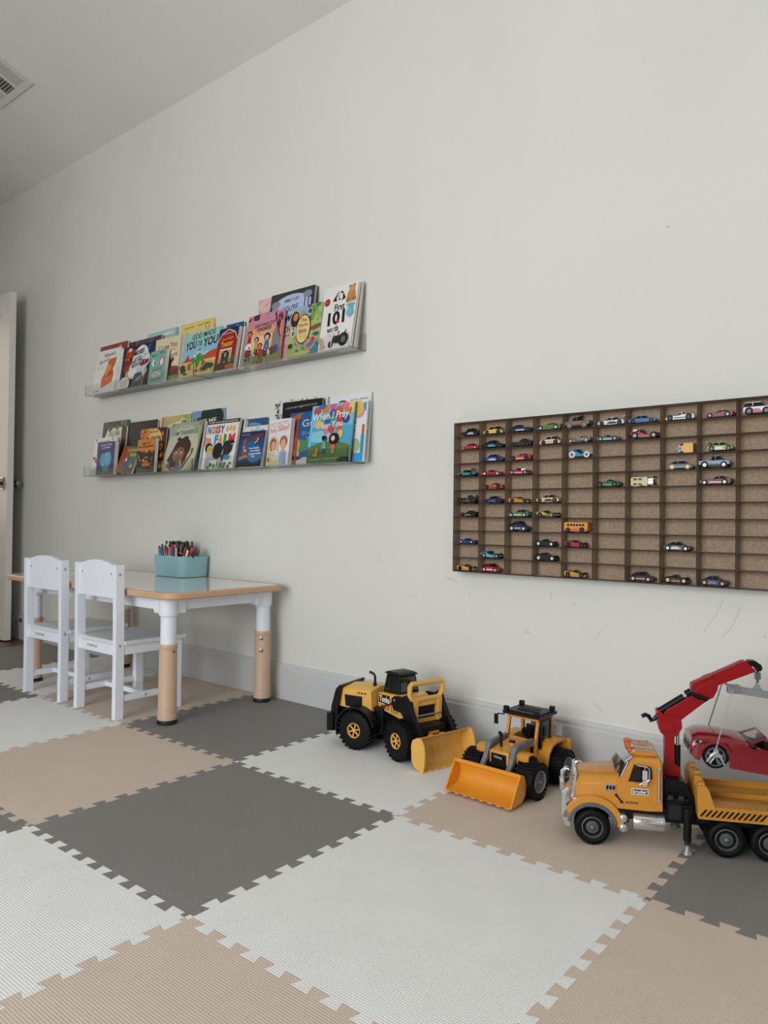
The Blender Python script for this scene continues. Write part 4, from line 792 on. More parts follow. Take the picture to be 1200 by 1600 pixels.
# ------------------------------------------------------------------ wall display for toy cars
DX0, DP, NC, NR = .3785, .0951, 10, 11
DZ0, DZ1 = .5595, 1.0375; DD = .050; DB = .009; RP = (DZ1 - DZ0) / NR; TH = .0021
MDF = mdf(); CHAR = mat('#1d1212', .7)
dc = empty('display_case', (DX0, 0, DZ0), 0, 'brown fibreboard wall display with many small cells holding toy cars', 'display shelf')
DW = DP * NC
def charred(m, x0, x1, z0, z1):        # laser-dark front edge of a board
    m.box(x0, x1, -DD - .0003, -DD, z0, z1, CHAR)
m = MB(); m.box(0, DW, -DB - .003, -DB, 0, DZ1 - DZ0, MDF); m.build('back_panel', dc, smooth=0)
m = MB(); m.box(.05, DW - .05, -DB, -.0004, DZ1 - DZ0 - .07, DZ1 - DZ0 - .03, MDF); m.build('hanging_cleat', dc, smooth=0)
for nm, x0, x1, z0, z1 in (('frame_side', -TH, 0, -TH, DZ1 - DZ0 + TH), ('frame_side', DW, DW + TH, -TH, DZ1 - DZ0 + TH), ('frame_rail', 0, DW, -TH, 0), ('frame_rail', 0, DW, DZ1 - DZ0, DZ1 - DZ0 + TH)):
    m = MB(); m.box(x0, x1, -DD, -DB, z0, z1, MDF); charred(m, x0, x1, z0, z1)
    if x0 < 0: m.box(x0 - .0003, x0, -DD - .0003, -DB, z0, z1, CHAR)
    if nm == 'frame_rail' : m.box(x0, x1, -DD - .0003, -DB, z0 - .0003 if z0 < 0 else z1, z0 if z0 < 0 else z1 + .0003, CHAR)
    m.build(nm, dc, smooth=0)
for k in range(1, NC):
    m = MB(); x = k * DP; m.box(x - TH / 2, x + TH / 2, -DD, -DB - .003, 0, DZ1 - DZ0, MDF); charred(m, x - TH / 2, x + TH / 2, 0, DZ1 - DZ0)
    m.box(x - .004, x + .004, -.030, -.022, -TH - .0025, -TH, CHAR); m.build('upright_divider', dc, smooth=0)
for r in range(1, NR):
    m = MB(); z = r * RP; m.box(0, DW, -DD + .0004, -DB - .003, z - TH / 2, z + TH / 2, MDF); m.box(0, DW, -DD + .0001, -DD + .0004, z - TH / 2, z + TH / 2, CHAR); m.build('shelf', dc, smooth=0)
TIRE = mat('#0c0c0e', .55, spec=.25); GLS = mat('#0b0d10', .2, spec=.35); BASE = mat('#1b1b1d', .45)
PROF = {
 'coupe': ([(0, .22), (.0, .42), (.04, .54), (.28, .64), (.80, .68), (.96, .62), (1, .45), (.99, .2), (.9, .12), (.1, .12)], [(.28, .62), (.42, .96), (.64, 1), (.86, .66)], .16, .82, .30),
 'muscle': ([(0, .22), (.0, .52), (.05, .60), (.40, .66), (.88, .74), (1, .70), (1, .3), (.95, .12), (.08, .12)], [(.40, .64), (.54, .97), (.70, 1), (.92, .72)], .17, .80, .31),
 'beetle': ([(0, .2), (.02, .42), (.12, .58), (.34, .66), (.74, .68), (.92, .56), (1, .34), (.98, .14), (.1, .12)], [(.24, .62), (.38, .96), (.56, 1.02), (.74, .92), (.88, .6)], .20, .78, .29),
 'sedan': ([(0, .22), (0, .5), (.06, .58), (.28, .62), (.82, .62), (.98, .56), (1, .26), (.92, .12), (.08, .12)], [(.24, .6), (.36, .98), (.68, 1), (.84, .6)], .18, .80, .29),
 'wedge': ([(0, .16), (.02, .36), (.34, .62), (.60, .80), (.96, .84), (1, .60), (.98, .2), (.9, .12), (.1, .1)], [(.34, .6), (.52, .98), (.68, 1), (.84, .8)], .17, .80, .36),
 'pickup': ([(0, .34), (.0, .50), (.05, .60), (.30, .66), (.60, .64), (1, .64), (1, .36), (.9, .26), (.1, .26)], [(.28, .64), (.36, .97), (.56, 1), (.60, .64)], .19, .79, .27),
 'suv': ([(0, .24), (0, .56), (.05, .64), (.34, .66), (.96, .66), (1, .6), (1, .26), (.9, .2), (.1, .2)], [(.30, .64), (.40, .97), (.94, 1), (.97, .64)], .20, .79, .29),
 'bus': ([(0, .16), (0, .9), (.03, 1), (.97, 1), (1, .92), (1, .2), (.94, .12), (.06, .12)], None, .18, .76, .24),
 'low': ([(0, .2), (.03, .46), (.20, .60), (.42, .58), (.60, .74), (.78, .72), (.97, .66), (1, .30), (.92, .12), (.08, .12)], [(.40, .56), (.50, .92), (.60, .96), (.70, .7)], .17, .80, .36),
 'rod': ([(0, .30), (.02, .46), (.3, .5), (.42, .44), (.56, .66), (.80, .90), (1, .72), (.96, .3), (.5, .18), (.1, .2)], [(.52, .6), (.58, 1), (.74, 1), (.80, .86)], .14, .82, .36),
}
def toy_car(row, colm, x0, L, typ, face, H, body, acc, rim, label, tyre=TIRE, roof=None, glass=GLS, extra=None, mb_=None):
    zf = DZ1 - row * RP + TH / 2 + .0003
    H *= 1.1
    t = empty('toy_car', (x0 + L / 2, -.0305, zf), 0 if face < 0 else math.pi, label, 'toy car', 'toy cars parked in the wall display')
    bm_ = mat(body, .34, spec=.35, coat=.1); am = mat(acc, .3); rm = mat(rim, .35, .2); W = .0145
    P_, Cb, wf, wr, rr = PROF[typ]; r = rr * H
    # local: x -L/2 (front) .. L/2 (rear)
    X = lambda u: (u - .5) * L
    up_ = [(X(a), b * H) for a, b in P_]
    m = MB(); ins = [(x * .985, .0 + z * .97 + .0002) for x, z in up_]
    m.prism(ins, -W, -W + .003, bm_, pts2=up_); m.prism(up_, -W + .003, W - .003, bm_); m.prism(up_, W - .003, W, bm_, pts2=ins)
    m.build('body', t, bevel=.0006)
    m = MB(); m.box(X(.08), X(.92), -W * .92, W * .92, .11 * H, .2 * H, BASE); m.build('chassis', t, smooth=0)
    if Cb:
        cb = [(X(a), b * H) for a, b in Cb]; cx_ = sum(a for a, b in cb) / len(cb)
        top = [(cx_ + (a - cx_) * (.96 if b > .8 * H else 1), b) for a, b in cb]
        m = MB(); rings = []
        hi = max(b for a, b in cb); lo = min(b for a, b in cb)
        nn = len(cb); vs = []
        for sgn in (-1, 1):
            for a, b in cb: vs.append((a, sgn * W * (.92 - .24 * (b - lo) / (hi - lo)), b))
        m.add(vs, [tuple(range(nn))[::-1] if False else tuple(range(nn)), tuple(range(2 * nn - 1, nn - 1, -1))] + [(i, i + nn, (i + 1) % nn + nn, (i + 1) % nn) for i in range(nn)], glass)
        cab = m.build('windows', t, bevel=.0005)
        rf = mat(roof or body, .3, coat=.4)
        hs = sorted([(a, b) for a, b in cb if b > lo + .7 * (hi - lo)]); m = MB(); a0, a1 = hs[0][0], hs[-1][0]
        m.box(a0 - .0004, a1 + .0004, -W * .70, W * .70, hi - .0006, hi + .0007, rf)
        mid = (a0 + a1) / 2; m.box(mid - .0006, mid + .0008, -W * .86, -W * .66, lo, hi, rf); m.box(mid - .0006, mid + .0008, W * .66, W * .86, lo, hi, rf)
        m.build('roof', t, bevel=.0003)
    if typ == 'bus':
        m = MB()
        for k in range(6): m.box(X(.14 + k * .125), X(.23 + k * .125), -W - .0002, W + .0002, .62 * H, .82 * H, GLS)
        m.box(X(-.002), X(.004), -W * .8, W * .8, .6 * H, .85 * H, GLS); m.build('windows', t, smooth=0)
    for u, k in ((wf, 1), (wr, 1.08)):
        for sg in (-1, 1):
            m = MB(); R_ = r * k; y0, y1 = sg * (W - .0045), sg * (W + .0006)
            m.lathe((X(u), 0, R_), [(.001, y0), (R_ * .9, y0), (R_, y0 + sg * .0008), (R_, y1 - sg * .0006), (R_ * .9, y1), (R_ * .52, y1), (R_ * .5, y1 - sg * .0006)][::(1)], tyre, n=18)
            m.lathe((X(u), 0, R_), [(.0002, y1 - sg * .0002), (R_ * .2, y1 - sg * .0001), (R_ * .34, y1 - sg * .0006), (R_ * .44, y1 - sg * .0004), (R_ * .54, y1)], rm, n=10)
            m.build('wheel', t)
    if acc != body:
        for sg in (-1, 1):
            m = MB(); y0, y1 = (-W - .00025, -W + .0001) if sg < 0 else (W - .0001, W + .00025)
            if typ == 'bus': m.box(X(.02), X(.98), y0, y1, .2 * H, .36 * H, am)
            elif typ in ('coupe', 'sedan', 'suv'): m.prism([(X(.32), .22 * H), (X(.70), .20 * H), (X(.72), .36 * H), (X(.62), .5 * H), (X(.44), .48 * H)], y0, y1, am)
            else: m.prism([(X(.30), .26 * H), (X(.70), .26 * H), (X(.74), .38 * H), (X(.34), .40 * H)], y0, y1, am)
            m.build('side_flash', t, smooth=0)
    m = MB()
    if extra == 'wing': m.box(X(.95), X(1.03), -W, W, .98 * H, 1.05 * H, bm_); m.box(X(.95), X(.99), -W * .6, -W * .5, .6 * H, 1.0 * H, BASE); m.box(X(.95), X(.99), W * .5, W * .6, .6 * H, 1.0 * H, BASE); m.build('rear_wing', t)
    elif extra == 'engine':
        for k in range(4): m.cyl((X(.26 + k * .06), 0, .5 * H), (X(.26 + k * .06), 0, .95 * H), .0016, mat('#b8b8b8', .2, .9), n=8)
        m.box(X(.22), X(.50), -.004, .004, .45 * H, .66 * H, mat('#9a9a9c', .25, .9)); m.build('engine', t)
    elif extra == 'rearengine':
        m.box(X(.66), X(.92), -.006, .006, .7 * H, 1.06 * H, mat('#a8a8aa', .25, .9)); m.build('engine', t)
    elif extra == 'lights': m.box(X(.48), X(.56), -W * .6, W * .6, 1.0 * H, 1.1 * H, mat('#8aa4c4', .3)); m.build('light_bar', t)
    elif extra == 'hook':
        m.tube([(X(.66), 0, .6 * H), (X(.70), 0, 1.1 * H), (X(.84), 0, 1.3 * H), (X(.94), 0, 1.05 * H)], .0012, mat('#5c4038', .6)); m.sphere((X(.74), 0, 1.12 * H), .0055, mat('#7c4a30', .6)); m.build('tow_hook', t)
    elif extra == 'lamps': m.box(X(.56), X(.62), -W * .7, W * .7, 1.0 * H, 1.14 * H, mat('#55504c', .5)); m.build('roof_bar', t)
    return t
F_, B_ = -1, 1
CL = [
 (1, 1, .399, .069, 'sedan', F_, .022, '#17181c', '#aab4bc', '#3a3a3c', 'black and white police toy car, top left cell', dict(extra='lights')),
 (1, 2, .483, .071, 'beetle', F_, .022, '#dcb45c', '#dcb45c', '#3c3c40', 'pale yellow rounded toy car, top row second cell'),
 (1, 3, .576, .079, 'muscle', B_, .021, '#1a2244', '#d8dade', '#2c2c30', 'navy toy muscle car with white side panel, top row third cell'),
 (1, 4, .671, .079, 'wedge', F_, .019, '#5a7a44', '#48653a', '#c8ccc8', 'green toy car with one pale wheel, top row fourth cell'),
 (1, 5, .763, .076, 'pickup', F_, .030, '#74716c', '#a84a3c', '#8c7c70', 'grey toy trophy truck with big brown wheels, top row', dict(tyre=mat('#6a5a50', .6), extra='lamps')),
 (1, 6, .864, .078, 'coupe', F_, .021, '#d8dcdc', '#2a2c30', '#2c2c30', 'white toy race car with rear wing, top row', dict(extra='wing')),
 (1, 7, .952, .077, 'coupe', B_, .019, '#2a74ac', '#235f94', '#2c2c30', 'bright blue toy sports car, top row'),
 (1, 8, 1.054, .077, 'low', F_, .020, '#dcdedc', '#2c6a4c', '#2c2c30', 'white and green toy race car, top row'),
 (1, 9, 1.157, .068, 'wedge', F_, .017, '#7e141c', '#1c1c20', '#8a8a8a', 'dark red low toy car with black sill, top row', dict(roof='#6e121a')),
 (1, 10, 1.248, .067, 'suv', B_, .029, '#dddcda', '#b83a3c', '#4a4a4c', 'white toy off-roader with red flash, top row right end', dict(roof='#e4e2e0')),
 (2, 1, .401, .064, 'coupe', F_, .017, '#c03024', '#c03024', '#b8b8b8', 'small red toy coupe, second row first cell'),
 (2, 2, .478, .078, 'coupe', B_, .022, '#16181f', '#4a9aa8', '#2c2c30', 'black toy car with teal door marking, second row'),
 (2, 3, .580, .074, 'muscle', F_, .021, '#26251f', '#26251f', '#2c2c30', 'matt black toy muscle car, second row third cell'),
 (2, 4, .681, .068, 'beetle', F_, .022, '#dcc8b8', '#c89a84', '#2c2c30', 'cream toy car with pinkish lettering stripe, second row'),
 (2, 5, .773, .069, 'rod', F_, .018, '#8c8a88', '#3a3a3c', '#b8a890', 'chrome and black toy dragster, second row', dict(tyre=mat('#3a3432', .5))),
 (2, 6, .860, .066, 'low', B_, .017, '#2c7c84', '#dcdad6', '#a8a8a8', 'teal, white and orange open-wheel toy racer, second row', dict(roof='#d85c3a')),
 (2, 7, .958, .076, 'rod', B_, .024, '#b82c28', '#74727a', '#8c8c90', 'red toy hot rod with exposed chrome engine, second row', dict(extra='rearengine')),
 (3, 2, .476, .077, 'coupe', F_, .021, '#284a94', '#b8c0c8', '#2c2c30', 'blue and silver toy coupe, third row second cell'),
 (3, 3, .580, .072, 'wedge', F_, .019, '#c0342c', '#c8c8c8', '#2c2c30', 'red toy race car with black tail, third row'),
 (3, 5, .775, .066, 'rod', B_, .023, '#2c8cbc', '#2c8cbc', '#5a6a74', 'cyan toy hot rod with white wheels, third row', dict(tyre=mat('#dcdedc', .5))),
 (3, 9, 1.162, .062, 'coupe', B_, .021, '#9aa854', '#d8d0a0', '#5c5c5c', 'lime green toy sports car, third row', dict(extra='wing')),
 (4, 1, .386, .068, 'pickup', F_, .019, '#2c7c9c', '#3c9c84', '#2c2c30', 'teal toy tow truck with brown boom, fourth row first cell', dict(extra='hook', roof='#6a4434')),
 (4, 2, .475, .074, 'low', B_, .017, '#bc2c2c', '#1c1c20', '#dcdcdc', 'red low toy roadster with white wheels, fourth row'),
 (4, 3, .574, .072, 'low', B_, .019, '#b42c30', '#c8b8b4', '#9c9c9c', 'red toy racer with chrome engine, fourth row third cell', dict(extra='engine')),
 (4, 8, 1.058, .069, 'beetle', B_, .020, '#5c6064', '#7c868c', '#cdbb8c', 'grey toy coupe with pale gold wheels, fourth row', dict(tyre=mat('#b8ac84', .5))),
 (4, 9, 1.140, .078, 'pickup', B_, .029, '#8094a4', '#3a4650', '#c4c8c8', 'grey-blue toy pickup with camouflage bed, fourth row', dict(extra='lamps')),
 (5, 2, .488, .066, 'low', F_, .019, '#d05c3c', '#1c1c20', '#2c2c30', 'orange-red and black toy car, fifth row second cell'),
 (5, 6, .861, .068, 'low', F_, .020, '#1f6a4c', '#6a9484', '#3a3c3c', 'dark green toy racer, fifth row'),
 (5, 9, 1.143, .078, 'muscle', F_, .021, '#5e161e', '#dcc0b8', '#b8b8b8', 'maroon toy classic with pink side flash, fifth row'),
 (6, 1, .388, .070, 'rod', F_, .024, '#3a3c38', '#55574f', '#2c2c30', 'charcoal toy dune racer, sixth row first cell', dict(extra='rearengine')),
 (6, 2, .485, .066, 'coupe', F_, .020, '#1f3450', '#35688c', '#2c2c30', 'dark blue toy coupe, sixth row second cell'),
 (6, 3, .576, .070, 'wedge', B_, .017, '#c4842c', '#b0742a', '#3c3c3c', 'mustard orange toy wedge car, sixth row'),
 (6, 4, .672, .074, 'coupe', F_, .022, '#dcc890', '#2a2824', '#5c4030', 'cream toy car with black stripes, sixth row', dict(roof='#d8c48c')),
 (7, 1, .398, .060, 'wedge', F_, .018, '#1c1c1e', '#a8a44c', '#2c2c30', 'black toy supercar with yellow flash, seventh row'),
 (7, 3, .574, .072, 'muscle', F_, .021, '#4c7c44', '#d8dad6', '#c8c8c8', 'green and white toy lowrider, seventh row'),
 (7, 4, .672, .070, 'rod', B_, .019, '#c8a858', '#2c2a24', '#4c4c4c', 'tan yellow toy hot rod, seventh row fourth cell'),
 (8, 3, .574, .070, 'beetle', B_, .028, '#1f2c54', '#a8b4c4', '#c0c4c8', 'tall dark blue toy coupe with pale wheels, eighth row'),
 (8, 5, .763, .074, 'bus', F_, .028, '#dc943c', '#d0502c', '#2c2c30', 'orange toy bus, eighth row'),
 (9, 1, .392, .062, 'low', B_, .016, '#24448c', '#24448c', '#b8bcc4', 'deep blue toy roadster, ninth row first cell'),
 (9, 4, .668, .066, 'low', B_, .020, '#1a1a1e', '#1a1a1e', '#d8d8dc', 'black toy roadster with white hubs, ninth row'),
 (9, 5, .764, .066, 'wedge', B_, .019, '#a82830', '#7c3034', '#1c1c20', 'deep red toy sports car, ninth row'),
 (9, 8, 1.051, .070, 'coupe', B_, .022, '#4a4c4a', '#c8ccc8', '#d0d4d4', 'dark grey toy racer with white roundel, ninth row'),
 (10, 2, .478, .068, 'rod', B_, .021, '#4ca8a4', '#7cc0b4', '#8c9c98', 'turquoise toy creature car, tenth row'),
 (10, 4, .668, .070, 'wedge', B_, .022, '#141417', '#141417', '#d4d6d8', 'glossy black toy sports car with silver wheels, tenth row'),
 (11, 1, .388, .064, 'wedge', B_, .018, '#d89c54', '#b8803c', '#1c1c20', 'peach orange toy sports car, bottom left cell'),
 (11, 2, .477, .068, 'beetle', B_, .024, '#c42a2c', '#e0d8d4', '#c8c8c8', 'rounded red toy car, bottom row second cell'),
 (11, 5, .764, .066, 'wedge', B_, .019, '#c89448', '#a87c3c', '#3c3c3c', 'mustard tan toy wedge car, bottom row'),
 (11, 7, .954, .072, 'beetle', B_, .023, '#45121a', '#b89a94', '#b8b8b8', 'maroon toy classic car, bottom row'),
 (11, 8, 1.051, .066, 'low', B_, .022, '#1f1d1c', '#b8844c', '#c8a868', 'black toy hot rod with gold flames, bottom row'),
 (11, 9, 1.146, .066, 'coupe', B_, .023, '#1f2858', '#5c6a94', '#b08c6c', 'navy toy car with bronze wheels, bottom row')]
for c_ in CL:
    kw = c_[11] if len(c_) > 11 else {}
    toy_car(*c_[:11], **kw)
# one car lying on its side, its top to the room
def zfloor(row): return DZ1 - row * RP + TH / 2 + .0003
t = empty('toy_car', (.957, -.0285, zfloor(5)), 0, 'cream toy car lying on its side with chrome engine, fifth row', 'toy car', 'toy cars parked in the wall display')
m = MB(); cr = mat('#dcc88c', .3, coat=.5)
m.prism([(0, .004), (0, .024), (.012, .028), (.034, .026), (.046, .028), (.048, .014), (.046, .001), (.034, .003), (.012, 0)], -.006, .006, cr); m.build('body', t, bevel=.001)
m = MB()
for z0, z1 in ((.003, .010), (.017, .024)): m.prism([(.008, z0), (.018, z0 + .001), (.018, z1), (.008, z1)], -.0066, -.006, mat('#1f5c50', .3)); m.prism([(.022, z0 + .001), (.032, z0), (.032, z1 - .001), (.022, z1)], -.0066, -.006, mat('#1f5c50', .3))
m.build('windows', t, smooth=0)
m = MB(); m.box(.048, .062, -.004, .003, .006, .022, mat('#b4b6b8', .22, .9))
for k in range(4): m.cyl((.050 + k * .0035, -.004, .009), (.050 + k * .0035, -.007, .009), .0015, mat('#b4b6b8', .22, .9), n=8); m.cyl((.050 + k * .0035, -.004, .018), (.050 + k * .0035, -.007, .018), .0015, mat('#b4b6b8', .22, .9), n=8)
m.build('engine', t)
for x, z in ((.066, .004), (.066, .024), (.012, .001), (.012, .0265)): m = MB(); m.lathe((x, 0, max(z, .0045) if z < .01 else z), [(.001, 0), (.0045, 0), (.0045, .004), (.001, .004)], TIRE, n=14, ax='z'); m.build('wheel', t)
# little upright block truck
t = empty('toy_car', (1.076, -.0295, zfloor(3)), 0, 'small yellow, pink and teal toy standing on its tail, third row', 'toy car', 'toy cars parked in the wall display')
m = MB(); m.box(.026, .050, -.012, .012, 0, .026, mat('#dcae4c', .4)); m.box(.050, .0505, -.011, .011, .001, .025, mat('#c0902c', .4)); m.build('yellow_bucket', t, bevel=.001)
m = MB(); m.box(.012, .026, -.010, .010, .002, .022, mat('#dca47c', .4)); m.box(.014, .018, -.0105, .0, .008, .016, mat('#2c2a2c', .3)); m.build('cab', t, bevel=.0008)
for z in (.0025, .0215): m = MB(); m.cyl((.020, -.011, z + .0005), (.020, -.006, z + .0005), .003, TIRE, n=12); m.build('wheel', t)
m = MB(); m.prism([(.012, .002), (.012, .020), (.009, .020), (.008, .014), (0, .013), (0, .009), (.008, .008), (.009, .002)], -.006, .006, mat('#3ca08c', .4)); m.build('teal_fin', t, bevel=.0005)
# ------------------------------------------------------------------ big toy vehicles
YEL = mat('#e6b254', .33, coat=.25); ORA = mat('#e3962a', .35, coat=.2); MUS = mat('#d4922e', .36, coat=.25); PBK = mat('#0b0c0f', .4, spec=.3); RUB = mat('#0a0a0c', .6, spec=.22); GRY = mat('#6d7173', .45)
CHR = mat('#d8dadc', .16, .85); SILV = mat('#a6a9ab', .3, .7)
def wheel(t, cx, cy0, cy1, R_, rim_r, rimm, lugs=22, out=-1, style='spoke', z=None, T_=None, lug_h=.0035, name='wheel'):
    """tyre from cy0 (outer face) to cy1 with a rim facing the outer side"""
    z = R_ if z is None else z; m = MB(); m.T = T_
    s = 1 if cy1 > cy0 else -1; w = abs(cy1 - cy0); R0 = R_ - lug_h
    m.lathe((cx, cy0, z), [(rim_r * .98, s * .004), (rim_r * 1.02, s * .001), (R0 * .80, -s * .0005), (R0 * .95, s * .003), (R0, s * .009), (R0, s * (w - .009)), (R0 * .95, s * (w - .003)), (R0 * .8, s * w), (rim_r, s * (w - .002))], RUB, n=40)
    for k in range(lugs):
        a = 2 * math.pi * k / lugs
        for half in (0, 1):
            aa = a + (math.pi / lugs if half else 0); y0 = cy0 + s * (.001 if not half else w * .47); y1 = cy0 + s * (w * .53 if not half else w - .001)
            d = R(7) * (1 if not half else -1); dw = 2 * math.pi / lugs * .30
            q = []
            for (ang, yy, rr) in ((aa - dw, y0, R0 * .93), (aa + dw, y0, R0 * .93), (aa + dw + d, y1, R0 * .93), (aa - dw + d, y1, R0 * .93), (aa - dw * .8, y0, R_ * .985), (aa + dw * .8, y0, R_ * .985), (aa + dw * .8 + d, y1, R_), (aa - dw * .8 + d, y1, R_)):
                q.append((cx + rr * math.cos(ang), yy, z + rr * math.sin(ang)))
            m.add(q, [(0, 3, 2, 1), (4, 5, 6, 7), (0, 1, 5, 4), (1, 2, 6, 5), (2, 3, 7, 6), (3, 0, 4, 7)], RUB)
    tyre = m.build(name, t, smooth=30)
    m = MB(); m.T = T_
    m.lathe((cx, cy0, z), [(rim_r, s * .006), (rim_r, -s * .0005), (rim_r * .92, -s * .001), (rim_r * .86, s * .002), (rim_r * .80, s * (.008 if style != 'flat' else .004)), (rim_r * .3, s * (.009 if style != 'flat' else .004)), (.0005, s * .009 if style != 'flat' else s * .004)], rimm, n=36)
    if style == 'spoke':
        for k in range(6):
            a = k * math.pi / 3 + .3; ca, sa = math.cos(a), math.sin(a); p0 = Vector((cx + ca * rim_r * .2, cy0 + s * .004, z + sa * rim_r * .2)); p1 = Vector((cx + ca * rim_r * .85, cy0 + s * .003, z + sa * rim_r * .85))
            m.cyl(p0, p1, rim_r * .10, rimm, n=6)
        m.cyl((cx, cy0 + s * .009, z), (cx, cy0 + s * .001, z), rim_r * .24, rimm, n=14)
    elif style == 'bolts':
        m.lathe((cx, cy0, z), [(rim_r * .60, s * .007), (rim_r * .58, s * .002), (rim_r * .3, s * .001), (rim_r * .26, -s * .002), (rim_r * .16, -s * .004), (.0005, -s * .005)], rimm, n=24)
        for k in range(10):
            a = 2 * math.pi * k / 10; m.cyl((cx + rim_r * .46 * math.cos(a), cy0 + s * .003, z + rim_r * .46 * math.sin(a)), (cx + rim_r * .46 * math.cos(a), cy0 - s * .001, z + rim_r * .46 * math.sin(a)), rim_r * .065, rimm, n=8)
            a += math.pi / 10; m.cyl((cx + rim_r * .72 * math.cos(a), cy0 + s * .0076, z + rim_r * .72 * math.sin(a)), (cx + rim_r * .72 * math.cos(a), cy0 + s * .0062, z + rim_r * .72 * math.sin(a)), rim_r * .085, mat('#1a1b1c', .6), n=8)
    elif style == 'flat':
        for rr in (.66, .42): m.lathe((cx, cy0, z), [(rim_r * rr, s * .005), (rim_r * rr, s * .0015), (rim_r * (rr - .08), s * .0015), (rim_r * (rr - .08), s * .005)], rimm, n=28)
        for k in range(8): a = 2 * math.pi * k / 8; m.cyl((cx + rim_r * .53 * math.cos(a), cy0 + s * .005, z + rim_r * .53 * math.sin(a)), (cx + rim_r * .53 * math.cos(a), cy0 + s * .002, z + rim_r * .53 * math.sin(a)), rim_r * .06, rimm, n=8)
        m.cyl((cx, cy0 + s * .004, z), (cx, cy0 - s * .001, z), rim_r * .2, rimm, n=14)
    m.build('rim', tyre)
    return tyre
# ---- yellow and black wheel loader: rear and front bodies meet at an angle
ld = empty('toy_wheel_loader', (.27, -.23, 0), 0, 'yellow and black toy wheel loader with tall handle, leftmost of the big vehicles', 'toy loader')
def fr(x, y, deg): return Matrix.Translation((x - .27, y + .23, 0)) @ Matrix.Rotation(R(deg), 4, 'Z')
TR, TF = fr(.192, -.319, 9.5), fr(.359, -.319, -13.7); HW = .2
def part(name, T_, fn, parent=None, bevel=0, smooth=35):
    m = MB(); m.T = T_; fn(m); return m.build(name, parent or ld, bevel=bevel, smooth=smooth)
for T_ in (TR, TF):
    wheel(ld, 0, 0, .052, .0615, .0235, YEL, 24, T_=T_); wheel(ld, 0, HW, HW - .052, .0615, .0235, YEL, 24, T_=T_)
def f(m):
    m.box(-.085, .075, .055, .145, .045, .13, PBK); m.cyl((0, .03, .0615), (0, .17, .0615), .012, PBK)
part('rear_chassis', TR, f, bevel=.003)
def f(m):       # hood
    h = [(-.078, .120), (-.074, .176), (-.070, .180), (.030, .181), (.038, .178), (.042, .115)]
    rings = []
    for y, k in ((.040, 0), (.046, 1), (.10, 1.10), (.154, 1), (.160, 0)):
        rings.append([(a, y, b + (.003 if k == 1 else (.009 if k > 1 else -.002)) * (1 if b > .15 else 0)) for a, b in h])
    m.loft(rings, YEL)
part('engine_hood', TR, f, bevel=.002)
for y0, y1 in ((.0385, .040), (.160, .1615)): part('side_grille', TR, lambda m: m.prism([(-.056, .125), (-.060, .160), (.006, .160), (.006, .118)], y0, y1, PBK))
for k in range(3): part('hood_slot', TR, lambda m: m.prism([(-.012 + k * .012, .168), (-.006 + k * .012, .168), (-.002 + k * .012, .173), (-.008 + k * .012, .173)], .0385, .0405, PBK))
def f(m):       # tail guard and fenders
    m.prism([(-.078, .12), (-.066, .186), (-.060, .190), (-.074, .19), (-.088, .176), (-.104, .12), (-.108, .07), (-.112, .040), (-.094, .040), (-.08, .06)], .028, .172, PBK)
    m.box(-.116, -.092, .020, .180, .042, .098, PBK)
part('tail_guard', TR, f, bevel=.004)
for y0, y1 in ((.004, .042), (.158, .196)):
    ps = []
    for k in range(13): a = R(200 - k * 15.5); ps.append((.072 * math.cos(a), .0615 + .072 * math.sin(a)))
    inner = [(x * .93, .0615 + (z - .0615) * .93) for x, z in ps][::-1]
    part('mudguard', TR, lambda m: m.prism(ps + inner, y0, y1, PBK))
def f(m): m.tube([(.024, .088, .18), (.024, .088, .218), (.020, .088, .225), (.004, .088, .231)], .0042, PBK, 10); m.cyl((.024, .088, .18), (.024, .088, .197), .0062, PBK)
part('exhaust_pipe', TR, f)
def f(m): m.box(-.120, .06, .048, .148, .05, .108, PBK); m.cyl((0, .03, .0615), (0, .17, .0615), .012, PBK); m.cyl((-.125, .1, .06), (-.125, .1, .13), .02, PBK)
part('front_chassis', TF, f, bevel=.003)
def f(m):
    m.prism([(-.150, .106), (-.150, .172), (-.132, .176), (-.050, .181), (-.030, .176), (-.022, .160), (-.024, .104), (-.040, .104), (-.042, .112), (-.150, .124)], .046, .154, YEL)
part('cab_base', TF, f, bevel=.002)
def f(m):
    rings = [[(-.138, .056, .176), (-.056, .056, .179), (-.056, .138, .179), (-.138, .138, .176)], [(-.127, .062, .236), (-.065, .062, .236), (-.065, .130, .236), (-.127, .130, .236)]]
    m.loft(rings, PBK)
cabm = part('cab', TF, f, bevel=.003)
def f(m):
    g = mat('#10201f', .06, coat=.8)
    for (a, b) in (((-.128, -.097), (-.118, -.096)), ((-.091, -.060), (-.090, -.066))):
        m.add([(a[0] - .0045, .0562, .186), (a[1] - .0045, .0562, .187), (b[1] - .0045, .0608, .230), (b[0] - .0045, .0608, .230)], [(0, 1, 2, 3)], g)
    m.add([(-.0560, .063, .187), (-.0560, .130, .187), (-.0636, .124, .230), (-.0636, .068, .230)], [(0, 1, 2, 3)], g)
part('window_glass', TF, f, cabm, smooth=0)
def f(m): m.loft([[(-.132, .058, .236), (-.060, .058, .236), (-.060, .134, .236), (-.132, .134, .236)], [(-.132, .058, .239), (-.060, .058, .239), (-.060, .134, .239), (-.132, .134, .239)], [(-.123, .064, .244), (-.069, .064, .244), (-.069, .128, .244), (-.123, .128, .244)]], PBK)
part('roof', TF, f, cabm, bevel=.001)
